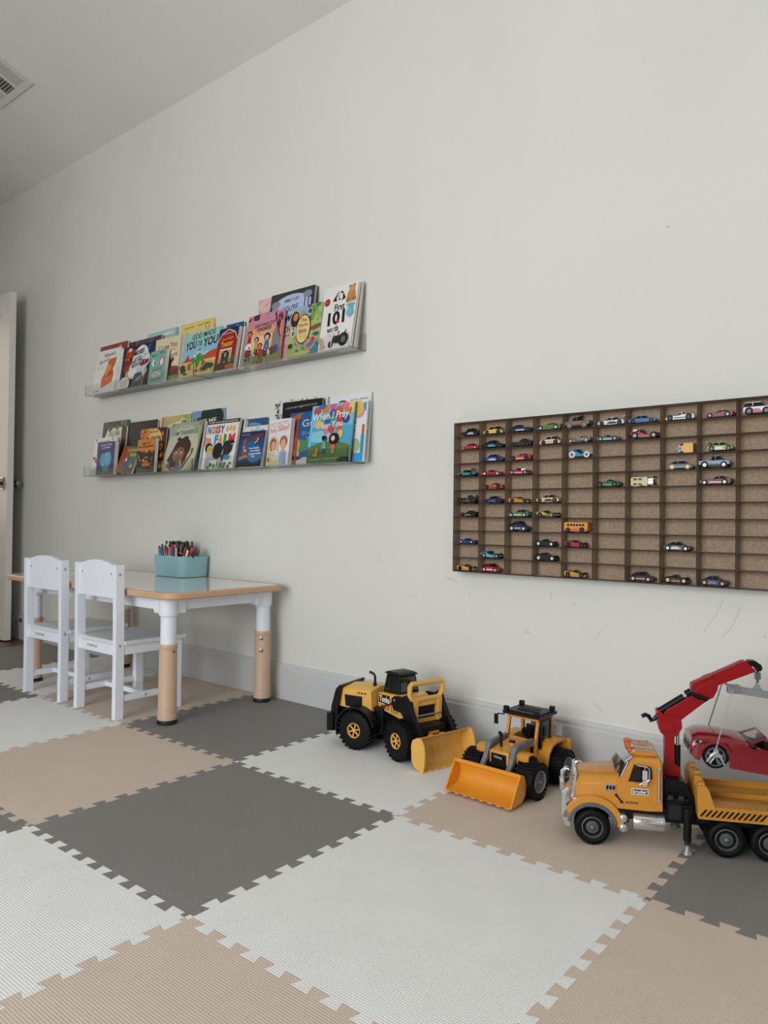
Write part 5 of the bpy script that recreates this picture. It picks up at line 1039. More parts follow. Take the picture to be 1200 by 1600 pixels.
def f(m):       # handle loop and the front posts below it
    def bar(pts, r): m.tube(pts, r, YEL, 10)
    loop = [(.022, .040, .190), (.022, .036, .200), (.022, .036, .222), (.022, .042, .229), (.022, .156, .229), (.022, .165, .222), (.022, .166, .203), (.022, .158, .188), (.022, .148, .180), (.022, .052, .180), (.022, .043, .184), (.022, .040, .192)]
    bar(loop, .0078)
    for y in (.056, .150): m.box(.012, .030, y - .008, y + .008, .110, .180, YEL)
    m.box(.010, .026, .056, .15, .160, .178, YEL); m.box(.008, .02, .056, .15, .108, .120, YEL)
part('carry_handle', TF, f, bevel=.0025)
def f(m): m.box(.004, .012, .062, .144, .118, .162, PBK); [m.box(.012, .014, .066, .14, .122 + k * .010, .126 + k * .010, mat('#1c1d20', .5)) for k in range(4)]
part('front_grille', TF, f)
def f(m): m.cyl((.030, .052, .133), (.030, .154, .133), .0026, SILV)
part('cross_rod', TF, f)
for yy in (.030, .160):
    def f(m):
        m.prism([(-.062, .158), (-.060, .174), (-.048, .182), (-.012, .184), (.004, .194), (.020, .188), (.030, .165), (.076, .092), (.077, .06), (.070, .045), (.060, .056), (.052, .080), (-.014, .138), (-.050, .140)], yy, yy + .012, PBK)
        m.cyl((-.046, yy - .001 if yy < .1 else yy + .013, .170), (-.046, yy, .170), .0045, SILV, n=12)
    part('lift_arm', TF, f, bevel=.002)
for y in (.070, .130): part('hydraulic_ram', TF, lambda m: m.cyl((.026, y, .105), (.066, y, .060), .008, PBK))
part('cross_tube', TF, lambda m: m.cyl((.05, .08, .086), (.05, .12, .086), .011, MUS))
def f(m):       # bucket
    out = [(.126, .000), (.112, .001), (.090, .010), (.078, .032), (.074, .060), (.080, .082), (.100, .094), (.112, .097)]
    inn = [(.110, .093), (.100, .089), (.084, .078), (.079, .060), (.082, .035), (.093, .015), (.112, .0045), (.126, .003)]
    m.prism(out + inn, .004, .196, YEL)
    side = [(.128, .0), (.112, .001), (.090, .008), (.077, .024), (.074, .066), (.080, .084), (.100, .095), (.116, .098), (.132, .078), (.136, .055), (.133, .02)]
    m.prism(side, .0, .0045, YEL); m.prism(side, .1955, .2, YEL)
    for k in range(6): y = .03 + k * .028; m.box(.108, .130, y - .0022, y + .0022, .0005, .0052, YEL)
    for k in range(5): y = .05 + k * .025; m.tube([(.118, y, .0035), (.094, y, .0155), (.083, y, .035), (.080, y, .06)], .0009, YEL, 5)
    m.box(.066, .078, .07, .085, .06, .085, YEL); m.box(.066, .078, .115, .13, .06, .085, YEL)
part('bucket', TF, f, bevel=.001)
def sticker(name, T_, parent, place, w, h, fn):
    s = Canvas(w, h, place); s.mb.T = T_; fn(s); return s.done(name, parent)
def f(s):
    s.poly([(.0, .40), (.0, .86), (.55, .92), (.58, .62), (.58, .38)], '#17151a'); s.text('Tonka', .03, .46, .52, .36, '#e6e4e2', .04)
    s.poly([(.03, .30), (.56, .30), (.52, .08), (.34, .08), (.30, .20)], '#a8242c'); s.text('XMB', .36, .12, .13, .14, '#e8b8b8', .03)
    for k in range(3): s.poly([(.62 + k * .12, .46), (.66 + k * .12, .46), (.72 + k * .12, -.0), (.68 + k * .12, .0)], '#17151a')
sticker('logo_sticker', TF, ld, lambda a, b, k: (-.146 + a, .046 - k, .122 + b), .10, .054, f)
# ---- orange backhoe tractor, facing the room
bh = empty('toy_backhoe_tractor', (.724, -.235, 0), 0, 'orange toy backhoe tractor with wide front bucket and grey arms', 'toy tractor')
TB = Matrix.Translation((.110, -.077, 0)) @ Matrix.Rotation(R(88), 4, 'Z')       # local x = towards the wall, y = towards the far side
def bp(name, fn, parent=None, bevel=0, smooth=35): m = MB(); m.T = TB; fn(m); return m.build(name, parent or bh, bevel=bevel, smooth=smooth)
for cx, r_ in ((0, .0485), (.151, .0490)):
    wheel(bh, cx, 0, .058, r_, .028, mat('#7c8082', .45), 26, T_=TB, style='flat', lug_h=.0025); wheel(bh, cx, .222, .164, r_, .028, mat('#7c8082', .45), 26, T_=TB, style='flat', lug_h=.0025)
def f(m): m.box(-.03, .19, .070, .152, .035, .078, PBK); m.cyl((0, .03, .0485), (0, .19, .0485), .01, PBK); m.cyl((.151, .03, .0485), (.151, .19, .0485), .01, PBK); m.box(-.044, -.02, .09, .132, .03, .06, GRY)
bp('chassis', f, bevel=.002)
def f(m):
    rings = []
    for x, zt, hw in ((-.026, .106, .028), (-.024, .110, .030), (.03, .117, .032), (.082, .122, .034)):
        rings.append([(x, .111 - hw, .06), (x, .111 - hw, zt - .003), (x, .111 - hw + .003, zt), (x, .111 + hw - .003, zt), (x, .111 + hw, zt - .003), (x, .111 + hw, .06)])
    m.loft(rings, MUS)
hd_ = bp('hood', f, bevel=.0015)
def f(m): m.box(-.0275, -.026, .088, .134, .060, .103, PBK)
gr_ = bp('grille', f, hd_)
sticker('grille_lettering', TB, gr_, lambda a, b, k: (-.0277 - k, .132 - a, .088 + b), .042, .012, lambda s: s.text('Viking', .14, .1, .6, .7, '#b8bcc0', .02))
def f(m): m.tube([(.006, .124, .112), (.006, .124, .146), (.000, .124, .152), (-.004, .124, .152)], .0042, PBK); 
bp('exhaust_pipe', f)
def f(m): m.cyl((.030, .104, .113), (.030, .104, .124), .0065, MUS); m.cyl((.030, .104, .124), (.030, .104, .128), .0085, PBK)
bp('air_intake', f)
def f(m):      # cab frame
    zb, zt = .112, .180
    P = lambda x, y, z: (x, y, z)
    for y, sg in ((.062, 1), (.160, -1)):
        m.prism([(.080, .070), (.084, .120), (.098, zt), (.106, zt), (.094, .120), (.094, .070)], y, y + sg * .008, MUS)
        m.prism([(.166, .110), (.168, zt), (.176, zt), (.180, .110)], y, y + sg * .008, MUS)
        m.prism([(.094, .172), (.094, zt), (.176, zt), (.176, .172)], y, y + sg * .007, MUS)
        m.prism([(.080, .055), (.080, .090), (.118, .078), (.14, .112), (.185, .112), (.185, .07), (.13, .05)], y, y + sg * .006, MUS)
    m.box(.096, .106, .062, .160, .172, zt, MUS); m.box(.168, .176, .062, .160, .172, zt, MUS); m.box(.078, .088, .062, .160, .112, .124, MUS); m.box(.08, .19, .07, .152, .06, .075, PBK)
cf = bp('cab_frame', f, bevel=.0012)
def f(m): m.box(.084, .182, .052, .170, .181, .189, PBK); m.box(.09, .176, .058, .164, .189, .192, PBK); m.box(.11, .15, .085, .137, .192, .194, PBK); [m.box(.115, .145, .088 + k * .009, .092 + k * .009, .194, .1955, PBK) for k in range(6)]
rf = bp('roof', f, cf, bevel=.0015)
for i_, (x, y) in enumerate(((.088, .062), (.088, .160), (.172, .062), (.172, .160))):
    bp('work_lamp', lambda m: (m.box(x - .006, x + .006, y - .007, y + .007, .190, .203, PBK)), rf, bevel=.002)
def f(m):
    m.box(.108, .160, .060, .0625, .086, .176, PBK)
def door_frame(m):
    for pts in ([(.104, .082), (.101, .12), (.106, .172), (.111, .172), (.107, .12), (.110, .090)], [(.150, .112), (.154, .172), (.160, .172), (.158, .108), (.146, .090), (.142, .094)], [(.104, .082), (.110, .090), (.146, .094), (.146, .086), (.12, .072)], [(.106, .168), (.106, .174), (.160, .174), (.160, .168)]):
        m.prism(pts, .0575, .0625, PBK)
bp('door', door_frame, cf, bevel=.0006)
def f(m): m.box(.13, .16, .09, .132, .078, .10, PBK); m.box(.15, .16, .09, .132, .10, .145, PBK); m.tube([(.098, .111, .11), (.11, .111, .13)], .002, PBK); m.lathe((.112, .111, .133), [(.014, 0), (.0125, .002), (.0105, 0)], PBK, ax='x', n=20)
bp('seat', f, cf)
def f(m): m.tube([(.094, .168, .176), (.088, .186, .176), (.088, .192, .172)], .0018, PBK); m.box(.086, .089, .187, .199, .146, .174, PBK)
bp('mirror', f, cf)
for sg, y0, y1 in ((1, .030, .066), (-1, .192, .156)):
    bp('front_mudguard', lambda m: (m.prism([(-.012, .070), (-.012, .108), (-.004, .112), (.016, .112), (.040, .102), (.06, .076), (.075, .068), (.075, .060), (.056, .068), (.036, .096), (.014, .106), (-.006, .106), (-.008, .070)], y0, y1, MUS)), bevel=.0015)
    bp('rear_mudguard', lambda m: (m.prism([(.088, .055), (.100, .092), (.118, .112), (.140, .118), (.185, .118), (.196, .108), (.196, .100), (.18, .108), (.142, .110), (.122, .104), (.106, .088), (.094, .055)], y0, y1, MUS)), bevel=.0015)
for y in (.066, .146):
    def f(m):
        m.prism([(.084, .104), (.090, .122), (.078, .130), (.010, .128), (-.016, .124), (-.020, .110), (-.012, .104), (.012, .110), (.06, .112)], y, y + .012, GRY)
        m.prism([(-.020, .112), (-.014, .126), (-.002, .122), (-.014, .090), (-.042, .052), (-.056, .052), (-.050, .066), (-.030, .090)], y - .001, y + .013, GRY)
        m.cyl((-.008, y - .003, .118), (-.008, y + .015, .118), .009, GRY)
        m.cyl((-.012, y + .006, .104), (-.030, y + .006, .080), .0075, mat('#7d8184', .4)); m.cyl((-.030, y + .006, .080), (-.050, y + .006, .056), .0058, mat('#8d9194', .35))
    bp('lift_arm', f, bevel=.0015)
def f(m):
    sh = lambda q: [(x - .029, z + .003) for x, z in q]
    out = [(-.090, .004), (-.070, .004), (-.040, .008), (-.024, .022), (-.020, .044), (-.026, .066), (-.034, .074), (-.044, .077)]
    inn = [(-.043, .073), (-.036, .070), (-.030, .063), (-.025, .044), (-.029, .026), (-.043, .013), (-.070, .0085), (-.090, .007)]
    m.prism(sh(out + inn), .018, .216, ORA)
    side = sh([(-.092, .004), (-.070, .004), (-.040, .007), (-.022, .020), (-.018, .046), (-.025, .068), (-.034, .075), (-.046, .078)])
    m.prism(side, .014, .0185, ORA); m.prism(side, .2155, .220, ORA)
    m.box(-.076, -.070, .018, .216, .072, .081, ORA); 
    for k in range(8): y = .026 + k * .0255; m.prism([(-.124, y - .008), (-.124, y + .004), (-.117, y + .009), (-.112, y - .010)], .0065, .0105, ORA, ax='z')
bp('bucket', f, bevel=.001)
def f(m): m.box(.188, .20, .03, .19, .045, .108, MUS); m.box(.196, .206, .02, .034, .02, .112, MUS)
bp('rear_frame', f, bevel=.0015)
def f(m): m.tube([(.196, .052, .08), (.192, .052, .128)], .004, GRY); m.prism([(.184, .120), (.190, .144), (.204, .150), (.206, .122)], .040, .062, mat('#8d9194', .4)); m.box(.19, .21, .08, .14, .06, .15, GRY)
bp('backhoe_boom', f, bevel=.001)
# ---- orange crane truck: local x = towards its tail, y = towards the wall side
tk = empty('toy_crane_truck', (1.046, -.474, 0), R(27.2), 'orange toy crane truck with red crane arm, right edge of the floor', 'toy truck')
TOR = mat('#cf8c30', .32, coat=.25); TYEL = mat('#cb8f34', .42); RED = mat('#970b16', .4, spec=.35, coat=.1); SLV = mat('#c9cccd', .22, .75); DGR = mat('#565e62', .45); ORL = mat('#dd5a26', .3)
def tp(name, fn, parent=None, bevel=0, smooth=35): m = MB(); fn(m); return m.build(name, parent or tk, bevel=bevel, smooth=smooth)
CHG = mat('#66696b', .35, .4)
for cx in (0, .279, .366):
    wheel(tk, cx, 0, .032 if cx == 0 else .05, .0395, .0235, CHG, 44, style='bolts', lug_h=.0006); wheel(tk, cx, .160, .128 if cx == 0 else .110, .0395, .0235, CHG, 44, style='bolts', lug_h=.0006)
def f(m):
    m.box(-.035, .50, .055, .062, .045, .068, PBK); m.box(-.035, .50, .098, .105, .045, .068, PBK); m.box(-.03, .50, .062, .098, .05, .06, PBK)
    for cx in (0, .279, .366): m.cyl((cx, .02, .0385), (cx, .14, .0385), .007, PBK)
    m.box(.052, .21, .018, .142, .06, .088, PBK); m.box(.22, .50, .02, .14, .062, .082, PBK)
tp('chassis', f, bevel=.0015)
# hood, narrowing to the grille
def f(m):
    rings = []
    for x, hw, zt, zb in ((-.044, .046, .122, .074), (-.038, .055, .140, .074), (-.024, .060, .146, .076), (.02, .066, .150, .080), (.056, .069, .153, .082)):
        c_ = .080; rings.append([(x, c_ - hw, zb), (x, c_ - hw, zt - .016), (x, c_ - hw + .008, zt - .006), (x, c_ - hw + .022, zt), (x, c_, zt + .0025), (x, c_ + hw - .022, zt), (x, c_ + hw - .008, zt - .006), (x, c_ + hw, zt - .016), (x, c_ + hw, zb)])
    m.loft(rings, TOR)
hd = tp('hood', f, bevel=.0012)
def arc(r0, r1, a0, a1, n=14, cx=0, cz=.0385):
    o = [(cx + r1 * math.cos(R(a0 + (a1 - a0) * k / n)), cz + r1 * math.sin(R(a0 + (a1 - a0) * k / n))) for k in range(n + 1)]
    i = [(cx + r0 * math.cos(R(a0 + (a1 - a0) * k / n)), cz + r0 * math.sin(R(a0 + (a1 - a0) * k / n))) for k in range(n, -1, -1)]
    return o + i
for y0, y1, ya_, yb_ in ((.003, .024, .0, .020), (.136, .157, .140, .160)):
    tp('fender', lambda m: m.prism(arc(.054, .070, 5, 166), y0, y1, TOR), bevel=.002)
    tp('fender_trim', lambda m: m.prism(arc(.047, .0555, 12, 170), ya_, yb_, DGR), bevel=.0015)
def f(m):
    m.prism([(.026, .122), (.0285, .136), (.050, .136), (.049, .122)], .0085, .0145, SLV)
    for k in range(3): m.prism([(.0285 + k * .0068, .1245), (.030 + k * .0068, .1335), (.0350 + k * .0068, .1335), (.0338 + k * .0068, .1245)], .0080, .0086, PBK)
tp('hood_vent', f, hd, bevel=.0004)
def f(m):      # grille surround
    m.prism([(-.049, .066), (-.0445, .066), (-.036, .125), (-.033, .148), (-.036, .150), (-.042, .130), (-.046, .1)], .026, .034, SLV); m.prism([(-.049, .066), (-.0445, .066), (-.036, .125), (-.033, .148), (-.036, .150), (-.042, .130), (-.046, .1)], .126, .134, SLV)
    m.box(-.042, -.034, .034, .126, .142, .149, SLV)
    m.prism([(-.046, .070), (-.042, .070), (-.036, .143), (-.039, .143)], .034, .126, mat('#3c3e40', .3, .6))
    for k in range(9): z = .076 + k * .0075; m.box(-.048 + (z - .07) * .09, -.044 + (z - .07) * .09, .034, .126, z, z + .003, SLV)
tp('grille', f, bevel=.0006)
def f(m): m.tube([(-.036, .080, .150), (-.034, .080, .158), (-.026, .080, .161), (-.020, .080, .157)], [.002, .0035, .003, .002], CHR, 8)
tp('hood_ornament', f, hd)
def f(m):
    m.box(-.058, -.046, .008, .152, .040, .070, SLV); m.prism([(-.066, .042), (-.066, .066), (-.056, .070), (-.056, .038)], .030, .130, SLV)
    m.tube([(-.052, .012, .066), (-.060, .012, .072), (-.062, .012, .112), (-.054, .014, .120), (-.046, .016, .118)], .0028, SLV, 8); m.tube([(-.052, .148, .066), (-.060, .148, .072), (-.062, .148, .112), (-.054, .146, .120), (-.046, .144, .118)], .0028, SLV, 8)
    for z in (.085, .104): m.tube([(-.062, .012, z), (-.068, .035, z), (-.069, .125, z), (-.062, .148, z)], .0022, SLV, 8)
tp('bumper', f, bevel=.001)
for y in (.003, .152): tp('bumper_wing', lambda m: m.prism([(-.049, .122), (-.055, .123), (-.067, .112), (-.068, .062), (-.058, .036), (-.048, .036), (-.047, .062), (-.056, .076), (-.058, .104)], y, y + .005, SLV), bevel=.001)
for y in (.012, .148):
    tp('headlamp', lambda m: (m.sphere((-.038, y, .081), .011, PBK, sx=.7, sy=.6), m.sphere((-.0405, y - .001, .081), .007, mat('#aeb4b8', .1, .6), sx=.6, sy=.6)))
# cab
def f(m):
    side = [(.053, .085), (.053, .152), (.0555, .156), (.078, .196), (.084, .198), (.143, .198), (.148, .192), (.149, .086), (.12, .084)]
    rings = []
    for y, k in ((.006, 0), (.010, .4), (.014, 1), (.146, 1), (.150, .4), (.154, 0)):
        # roof edge rounds inwards
        rings.append([(x, y, z - (0 if k == 1 else (.004 if k == .4 else .010)) * (1 if z > .19 else 0)) for x, z in side])
    m.loft(rings, TOR)
    m.prism([(.080, .198), (.084, .206), (.132, .206), (.142, .199)], .030, .130, TOR)
    m.prism([(.0665, .0965), (.0665, .160), (.082, .190), (.132, .190), (.137, .184), (.137, .0965)], .0052, .0068, TOR)
cab = tp('cab', f, bevel=.0018)
for y0, y1 in ((.0044, .0056), (.1544, .1556)):
    tp('door_window', lambda m: m.prism([(.076, .147), (.088, .186), (.122, .183), (.126, .178), (.127, .156), (.112, .154), (.104, .147)], y0, y1, mat('#120a09', .15, coat=.3)), cab)
def f(m):
    pts = [(-.0, 0)]
    q = []
    for y in (.020, .040, .080, .120, .140):
        b = .004 * (1 - ((y - .08) / .06) ** 2); q.append([(.0562 - b - .001, y, .158), (.0765 - b - .001, y, .1935)])
    vs = [p for r_ in q for p in r_]; m.add(vs, [(2 * k, 2 * k + 1, 2 * k + 3, 2 * k + 2) for k in range(4)], mat('#1f1613', .1, coat=.6))
    m.add([(.0555, .0052, .156), (.0575, .0052, .154), (.0775, .0052, .192), (.0745, .0052, .193), (.0560, .02, .158), (.0745, .02, .193)], [(0, 1, 2, 3), (0, 3, 5, 4)], mat('#1f1613', .1, coat=.6))
    m.tube([(.0600, .0045, .156), (.0755, .0045, .191)], .0012, SLV)
tp('windscreen', f, cab)
def f(m):
    rings = []
    for y in (.006, .016, .04, .08, .12, .144, .154):
        b = .014 * (1 - ((y - .08) / .075) ** 2); rings.append([(.070 - b, y, .186 + b * .25), (.068 - b, y, .189 + b * .25), (.084 - b * .6, y, .2035), (.086 - b * .6, y, .2005)])
    m.loft(rings, SLV)
tp('sun_visor', f, cab, bevel=.0005)
for k, y in enumerate((.040, .068, .080, .092, .122)):
    tp('roof_light', lambda m: (m.sphere((.084, y, .2065), .0055, ORL, sx=1.5, sz=.8), m.sphere((.091, y, .2055), .005, SLV, sx=1.1, sz=.8)), cab)
for y in (.050, .106):
    tp('air_horn', lambda m: (m.cyl((.094, y, .2125), (.128, y, .2105), .0018, CHR), m.lathe((.094, y, .2125), [(.0018, .002), (.004, -.004), (.0055, -.009), (.001, -.007)], CHR, ax='x', n=14), m.box(.108, .112, y - .0015, y + .0015, .205, .211, CHR), m.box(.126, .130, y - .003, y + .003, .205, .214, CHR)), cab)
for y, s_ in ((.0, -1), (.160, 1)):
    def f(m):
        yy = y + s_ * .010
        m.tube([(.090, y + .004 * -s_, .187), (.094, yy, .188), (.114, yy, .186), (.1185, yy, .182), (.1185, yy, .160), (.116, yy, .156), (.098, yy, .147), (.092, y, .147)], .0014, SLV, 8)
        m.box(.104, .114, yy - .003, yy + .002, .158, .178, mat('#b9babb', .3)); m.cyl((.109, yy, .178), (.109, yy, .187), .0011, SLV); m.cyl((.109, yy, .150), (.109, yy, .158), .0011, SLV); m.lathe((.109, yy, .1505), [(.001, -.002), (.006, -.0015), (.006, .001), (.001, .001)], mat('#b9babb', .3), ax='y', n=16)
    tp('side_mirror', f, cab)
def f(m):
    m.cyl((.1405, .0015, .112), (.1405, .0015, .184), .0022, SLV, n=10)
    for z in (.182, .110): m.box(.1365, .1445, -.0005, .006, z - .003, z + .003, SLV)
tp('grab_rail', f, cab, bevel=.0004)
def f(m): m.tube([(.050, .003, .115), (.062, .002, .101)], .0014, PBK); m.sphere((.050, .003, .115), .003, PBK); m.sphere((.062, .002, .101), .003, PBK)
tp('door_strap', f, cab)
def stk(name, parent, x, z, w, h, fn, y=.0050):
    s = Canvas(w, h, lambda a, b, k: (x + a, y - k, z + b)); fn(s); return s.done(name, parent)
stk('logo_plate', cab, .083, .1195, .0355, .0130, lambda s: (s.rect(0, 0, 1, 1, '#e9e9e8'), s.rect(.04, .12, .96, .88, '#25325e'), s.text('bruder', .09, .22, .82, .60, '#f4f4f4', .02)))
stk('name_strip', cab, .071, .0985, .026, .0042, lambda s: (s.rect(0, 0, 1, 1, '#2a2014'), s.text('GRANITE', .08, .2, .84, .6, '#c8a050', .02)))
stk('door_handle', cab, .114, .1035, .0065, .0085, lambda s: (s.rect(0, 0, 1, 1, '#b87820'), s.rect(.14, .12, .86, .88, '#d0892a')))
# side gear
def f(m):
    m.box(.054, .080, .02, .05, .05, .09, PBK)
gear = tp('air_tank_bracket', f)
for z in (.0655, .0445):
    tp('air_tank', lambda m: (m.cyl((.066, .001, z), (.066, .05, z), .0088, CHR, n=18), m.sphere((.066, .002, z), .0090, CHR, sy=.5)), gear)
def f(m):
    rings = []
    for x in (.088, .090, .153, .155):
        k = .94 if x in (.088, .155) else 1; rings.append([(x, .024 + .020 * k * math.cos(a) * (1), .0555 + .0195 * k * math.sin(a)) for a in [2 * math.pi * i / 16 + .2 for i in range(16)]])
    m.loft(rings, CHR)
    for z in (.050, .063):
        for k in range(16): m.box(.092 + k * .0038, .0945 + k * .0038, .0045, .007, z - .0015, z + .0015, SLV)
tp('fuel_tank', f)
# crane base block behind the cab
def f(m):
    m.prism([(.155, .06), (.155, .140), (.160, .148), (.198, .148), (.222, .105), (.222, .06)], .03, .13, PBK)
    m.box(.158, .205, .014, .03, .062, .115, PBK); m.box(.163, .190, .011, .014, .07, .10, mat('#1c1d22', .4)); m.box(.160, .172, .010, .014, .112, .122, mat('#26272c', .5)); m.box(.182, .194, .010, .014, .112, .122, mat('#26272c', .5))
tp('crane_base', f, bevel=.002)
def f(m): m.cyl((.2, .004, .028), (.2, .004, .10), .0085, PBK, n=18); m.cyl((.2, .004, .020), (.2, .004, .03), .0065, mat('#2c2d30', .4)); m.lathe((.2, .004, 0), [(.001, .024), (.005, .022), (.006, .012), (.012, .004), (.013, .001), (.001, .001)], mat('#8b8d8f', .35, .4), ax='z', n=20); m.box(.19, .21, .004, .03, .085, .105, PBK)
tp('outrigger', f, bevel=.0008)
def f(m): m.cyl((.2, .156, .028), (.2, .156, .10), .0085, PBK, n=18); m.lathe((.2, .156, 0), [(.001, .028), (.006, .024), (.006, .012), (.012, .004), (.013, .001), (.001, .001)], mat('#8b8d8f', .35, .4), ax='z', n=20); m.box(.19, .21, .13, .156, .085, .105, PBK)
tp('outrigger', f, bevel=.0008)
# crane: mast and knuckle boom in the plane y = .08
def f(m):
    m.prism([(.160, .147), (.160, .162), (.163, .168), (.162, .235), (.182, .235), (.183, .175), (.196, .166), (.196, .152), (.190, .147)], .066, .094, RED)
    m.prism([(.144, .292), (.150, .294), (.158, .286), (.196, .280), (.198, .258), (.188, .240), (.176, .233), (.166, .233), (.152, .244), (.147, .262)], .062, .098, RED)
    m.cyl((.171, .0605, .258), (.171, .0995, .258), .014, RED, n=24); m.cyl((.171, .0595, .258), (.171, .1005, .258), .008, RED, n=20)
    for k in range(10):
        a = 2 * math.pi * k / 10; m.cyl((.171 + .012 * math.cos(a), .0600, .258 + .012 * math.sin(a)), (.171 + .012 * math.cos(a), .0620, .258 + .012 * math.sin(a)), .0012, RED, n=6)
mast = tp('crane_mast', f, bevel=.0015)
def f(m): m.cyl((.191, .080, .165), (.191, .080, .215), .0068, PBK, n=16); m.cyl((.191, .080, .215), (.192, .080, .276), .0035, CHR, n=12)
tp('mast_cylinder', f, mast)
def f(m):
    m.prism([(.158, .284), (.166, .296), (.214, .328), (.226, .338), (.262, .330), (.240, .312), (.196, .274), (.180, .262)], .067, .093, RED)
    m.prism([(.222, .338), (.232, .352), (.262, .372), (.276, .366), (.272, .346), (.264, .330), (.250, .322), (.236, .324)], .064, .096, RED)
boom = tp('lower_boom', f, bevel=.0015)
def f(m):
    m.prism([(.217, .345), (.2185, .358), (.328, .415), (.333, .414), (.353, .394), (.350, .391), (.276, .358), (.225, .342)], .068, .092, RED)
    m.prism([(.240, .366), (.246, .373), (.262, .380), (.262, .376)], .064, .096, RED)
tp('upper_boom', f, bevel=.0015)
def f(m):
    m.cyl((.150, .080, .287), (.204, .080, .325), .0085, PBK, n=16); m.cyl((.204, .080, .325), (.222, .080, .338), .0042, SLV, n=12); m.cyl((.208, .080, .330), (.220, .080, .338), .0088, PBK, n=16); m.cyl((.222, .060, .335), (.222, .100, .335), .005, PBK, n=14)
    m.tube([(.150, .080, .283), (.140, .080, .270), (.134, .080, .266), (.128, .080, .276), (.120, .080, .279), (.113, .080, .274)], .0048, PBK, 8)
    m.cyl((.226, .058, .333), (.250, .058, .327), .005, PBK, n=12)
tp('boom_cylinder', f, boom)
def f(m):
    m.prism([(.334, .408), (.338, .416), (.352, .416), (.364, .408), (.367, .400), (.364, .394), (.356, .392), (.352, .402), (.340, .404)], .070, .090, PBK); m.cyl((.359, .068, .400), (.359, .092, .400), .006, PBK, n=18)
head = tp('boom_head', f, bevel=.0008)
def f(m):
    m.cyl((.359, .080, .394), (.359, .080, .386), .0028, DGR); m.box(.3535, .3645, .074, .086, .374, .389, mat('#6f7274', .35, .4)); m.cyl((.359, .080, .376), (.359, .080, .366), .003, DGR)
    m.tube([(.359, .080, .368), (.3555, .080, .364), (.357, .080, .3595), (.361, .080, .360), (.3625, .080, .3635)], .0018, mat('#85888a', .3, .5))
tp('hook', f, head, bevel=.0008)
# flat bed
def f(m):
    m.prism([(.220, .084), (.221, .104), (.50, .104), (.50, .084)], .0, .005, TYEL); m.prism([(.220, .084), (.221, .104), (.50, .104), (.50, .084)], .155, .160, TYEL)
    m.box(.222, .50, .004, .052, .100, .106, TYEL); m.box(.222, .50, .108, .156, .100, .106, TYEL); m.box(.222, .50, .052, .108, .090, .095, TYEL); m.box(.222, .50, .050, .053, .090, .106, TYEL); m.box(.222, .50, .107, .110, .090, .106, TYEL)
    m.box(.232, .50, .152, .158, .106, .120, TYEL); m.box(.222, .50, .0, .16, .080, .086, TYEL)
    for k in range(22):
        for j in range(3):
            for y_ in (.012, .118): m.box(.262 + k * .0108 + (j % 2) * .005, .2665 + k * .0108 + (j % 2) * .005, y_ + j * .012, y_ + j * .012 + .002, .106, .1064, mat('#8c5a18', .5))
bed = tp('flat_bed', f, bevel=.0008)
def f(m):
    for y0, y1 in ((.001, .030), (.130, .159)):
        m.prism([(.2205, .084), (.219, .146), (.224, .150), (.238, .150), (.244, .140), (.256, .104), (.256, .084)], y0, y1, TYEL); m.box(.222, .236, y0 + .008, y1 - .008, .150, .156, TYEL)
    m.prism([(.2205, .104), (.2195, .162), (.232, .162), (.240, .150), (.246, .104)], .034, .126, TYEL)
    for y in (.05, .075, .10): m.box(.2185, .2200, y, y + .010, .115, .150, mat('#a8701c', .5))
    m.box(.222, .234, .05, .07, .162, .168, TYEL); m.box(.222, .234, .10, .12, .162, .168, TYEL)
tp('headboard', f, bed, bevel=.001)
def sfn(s):
    n = 12
    for k in range(n): x = .005 + k * .0405; s.poly([(x, .05), (x + .0205, .05), (x + .0645, .95), (x + .044, .95)], '#17130e')
    s.ell(.575, .5, .028, .46, '#17130e'); s.ell(.575, .5, .023, .38, '#d69a38'); s.poly([(.56, .75), (.565, .25), (.572, .48), (.585, .30), (.59, .72), (.578, .6)], '#17130e')
stk('hazard_stripes', bed, .222, .0855, .27, .0165, sfn, y=-.0002)
# spreader beam hung on the hook, with chains and wheel grips
sb = empty('spreader_beam', (1.046, -.474, 0), R(27.2), 'grey lifting beam with chains hanging from the truck crane hook', 'lifting beam')
LG = mat('#8b8e90', .4)
def f(m): m.loft([[(.296, .073, .343), (.296, .087, .343), (.296, .087, .358), (.296, .073, .358)], [(.51, .073, .317), (.51, .087, .317), (.51, .087, .332), (.51, .073, .332)]], LG); m.box(.296, .322, .0715, .0885, .340, .3585, LG); m.prism([(.346, .350), (.357, .3625), (.361, .3625), (.372, .346)], .077, .083, LG); m.cyl((.2965, .03, .357), (.2965, .13, .357), .003, LG); m.cyl((.508, .03, .330), (.508, .13, .330), .003, LG)
beam = MB(); f(beam); beam = beam.build('beam', sb, bevel=.001)
CAR_T = Matrix.Translation((.2615, .028, .2085)) @ Matrix.Rotation(R(6.5), 4, 'Y')      # wheel centre of the hanging car, near side
def chain(p0, p1, mm, par):
    p0 = Vector(p0); p1 = Vector(p1); n = int((p1 - p0).length / .0045); m = MB(); d = (p1 - p0) / n
    for k in range(n):
        c_ = p0 + d * (k + .5); a = Vector((1, 0, 0)) if k % 2 else Vector((0, 1, 0)); L_ = d.normalized()
        m.tube([c_ + L_ * (.0031 * math.cos(t)) + a * (.0017 * math.sin(t)) for t in [2 * math.pi * i / 8 for i in range(9)]], .00055, mm, 5)
    return m.build('chain', par)
W2 = CAR_T @ Vector((.168, 0, 0))
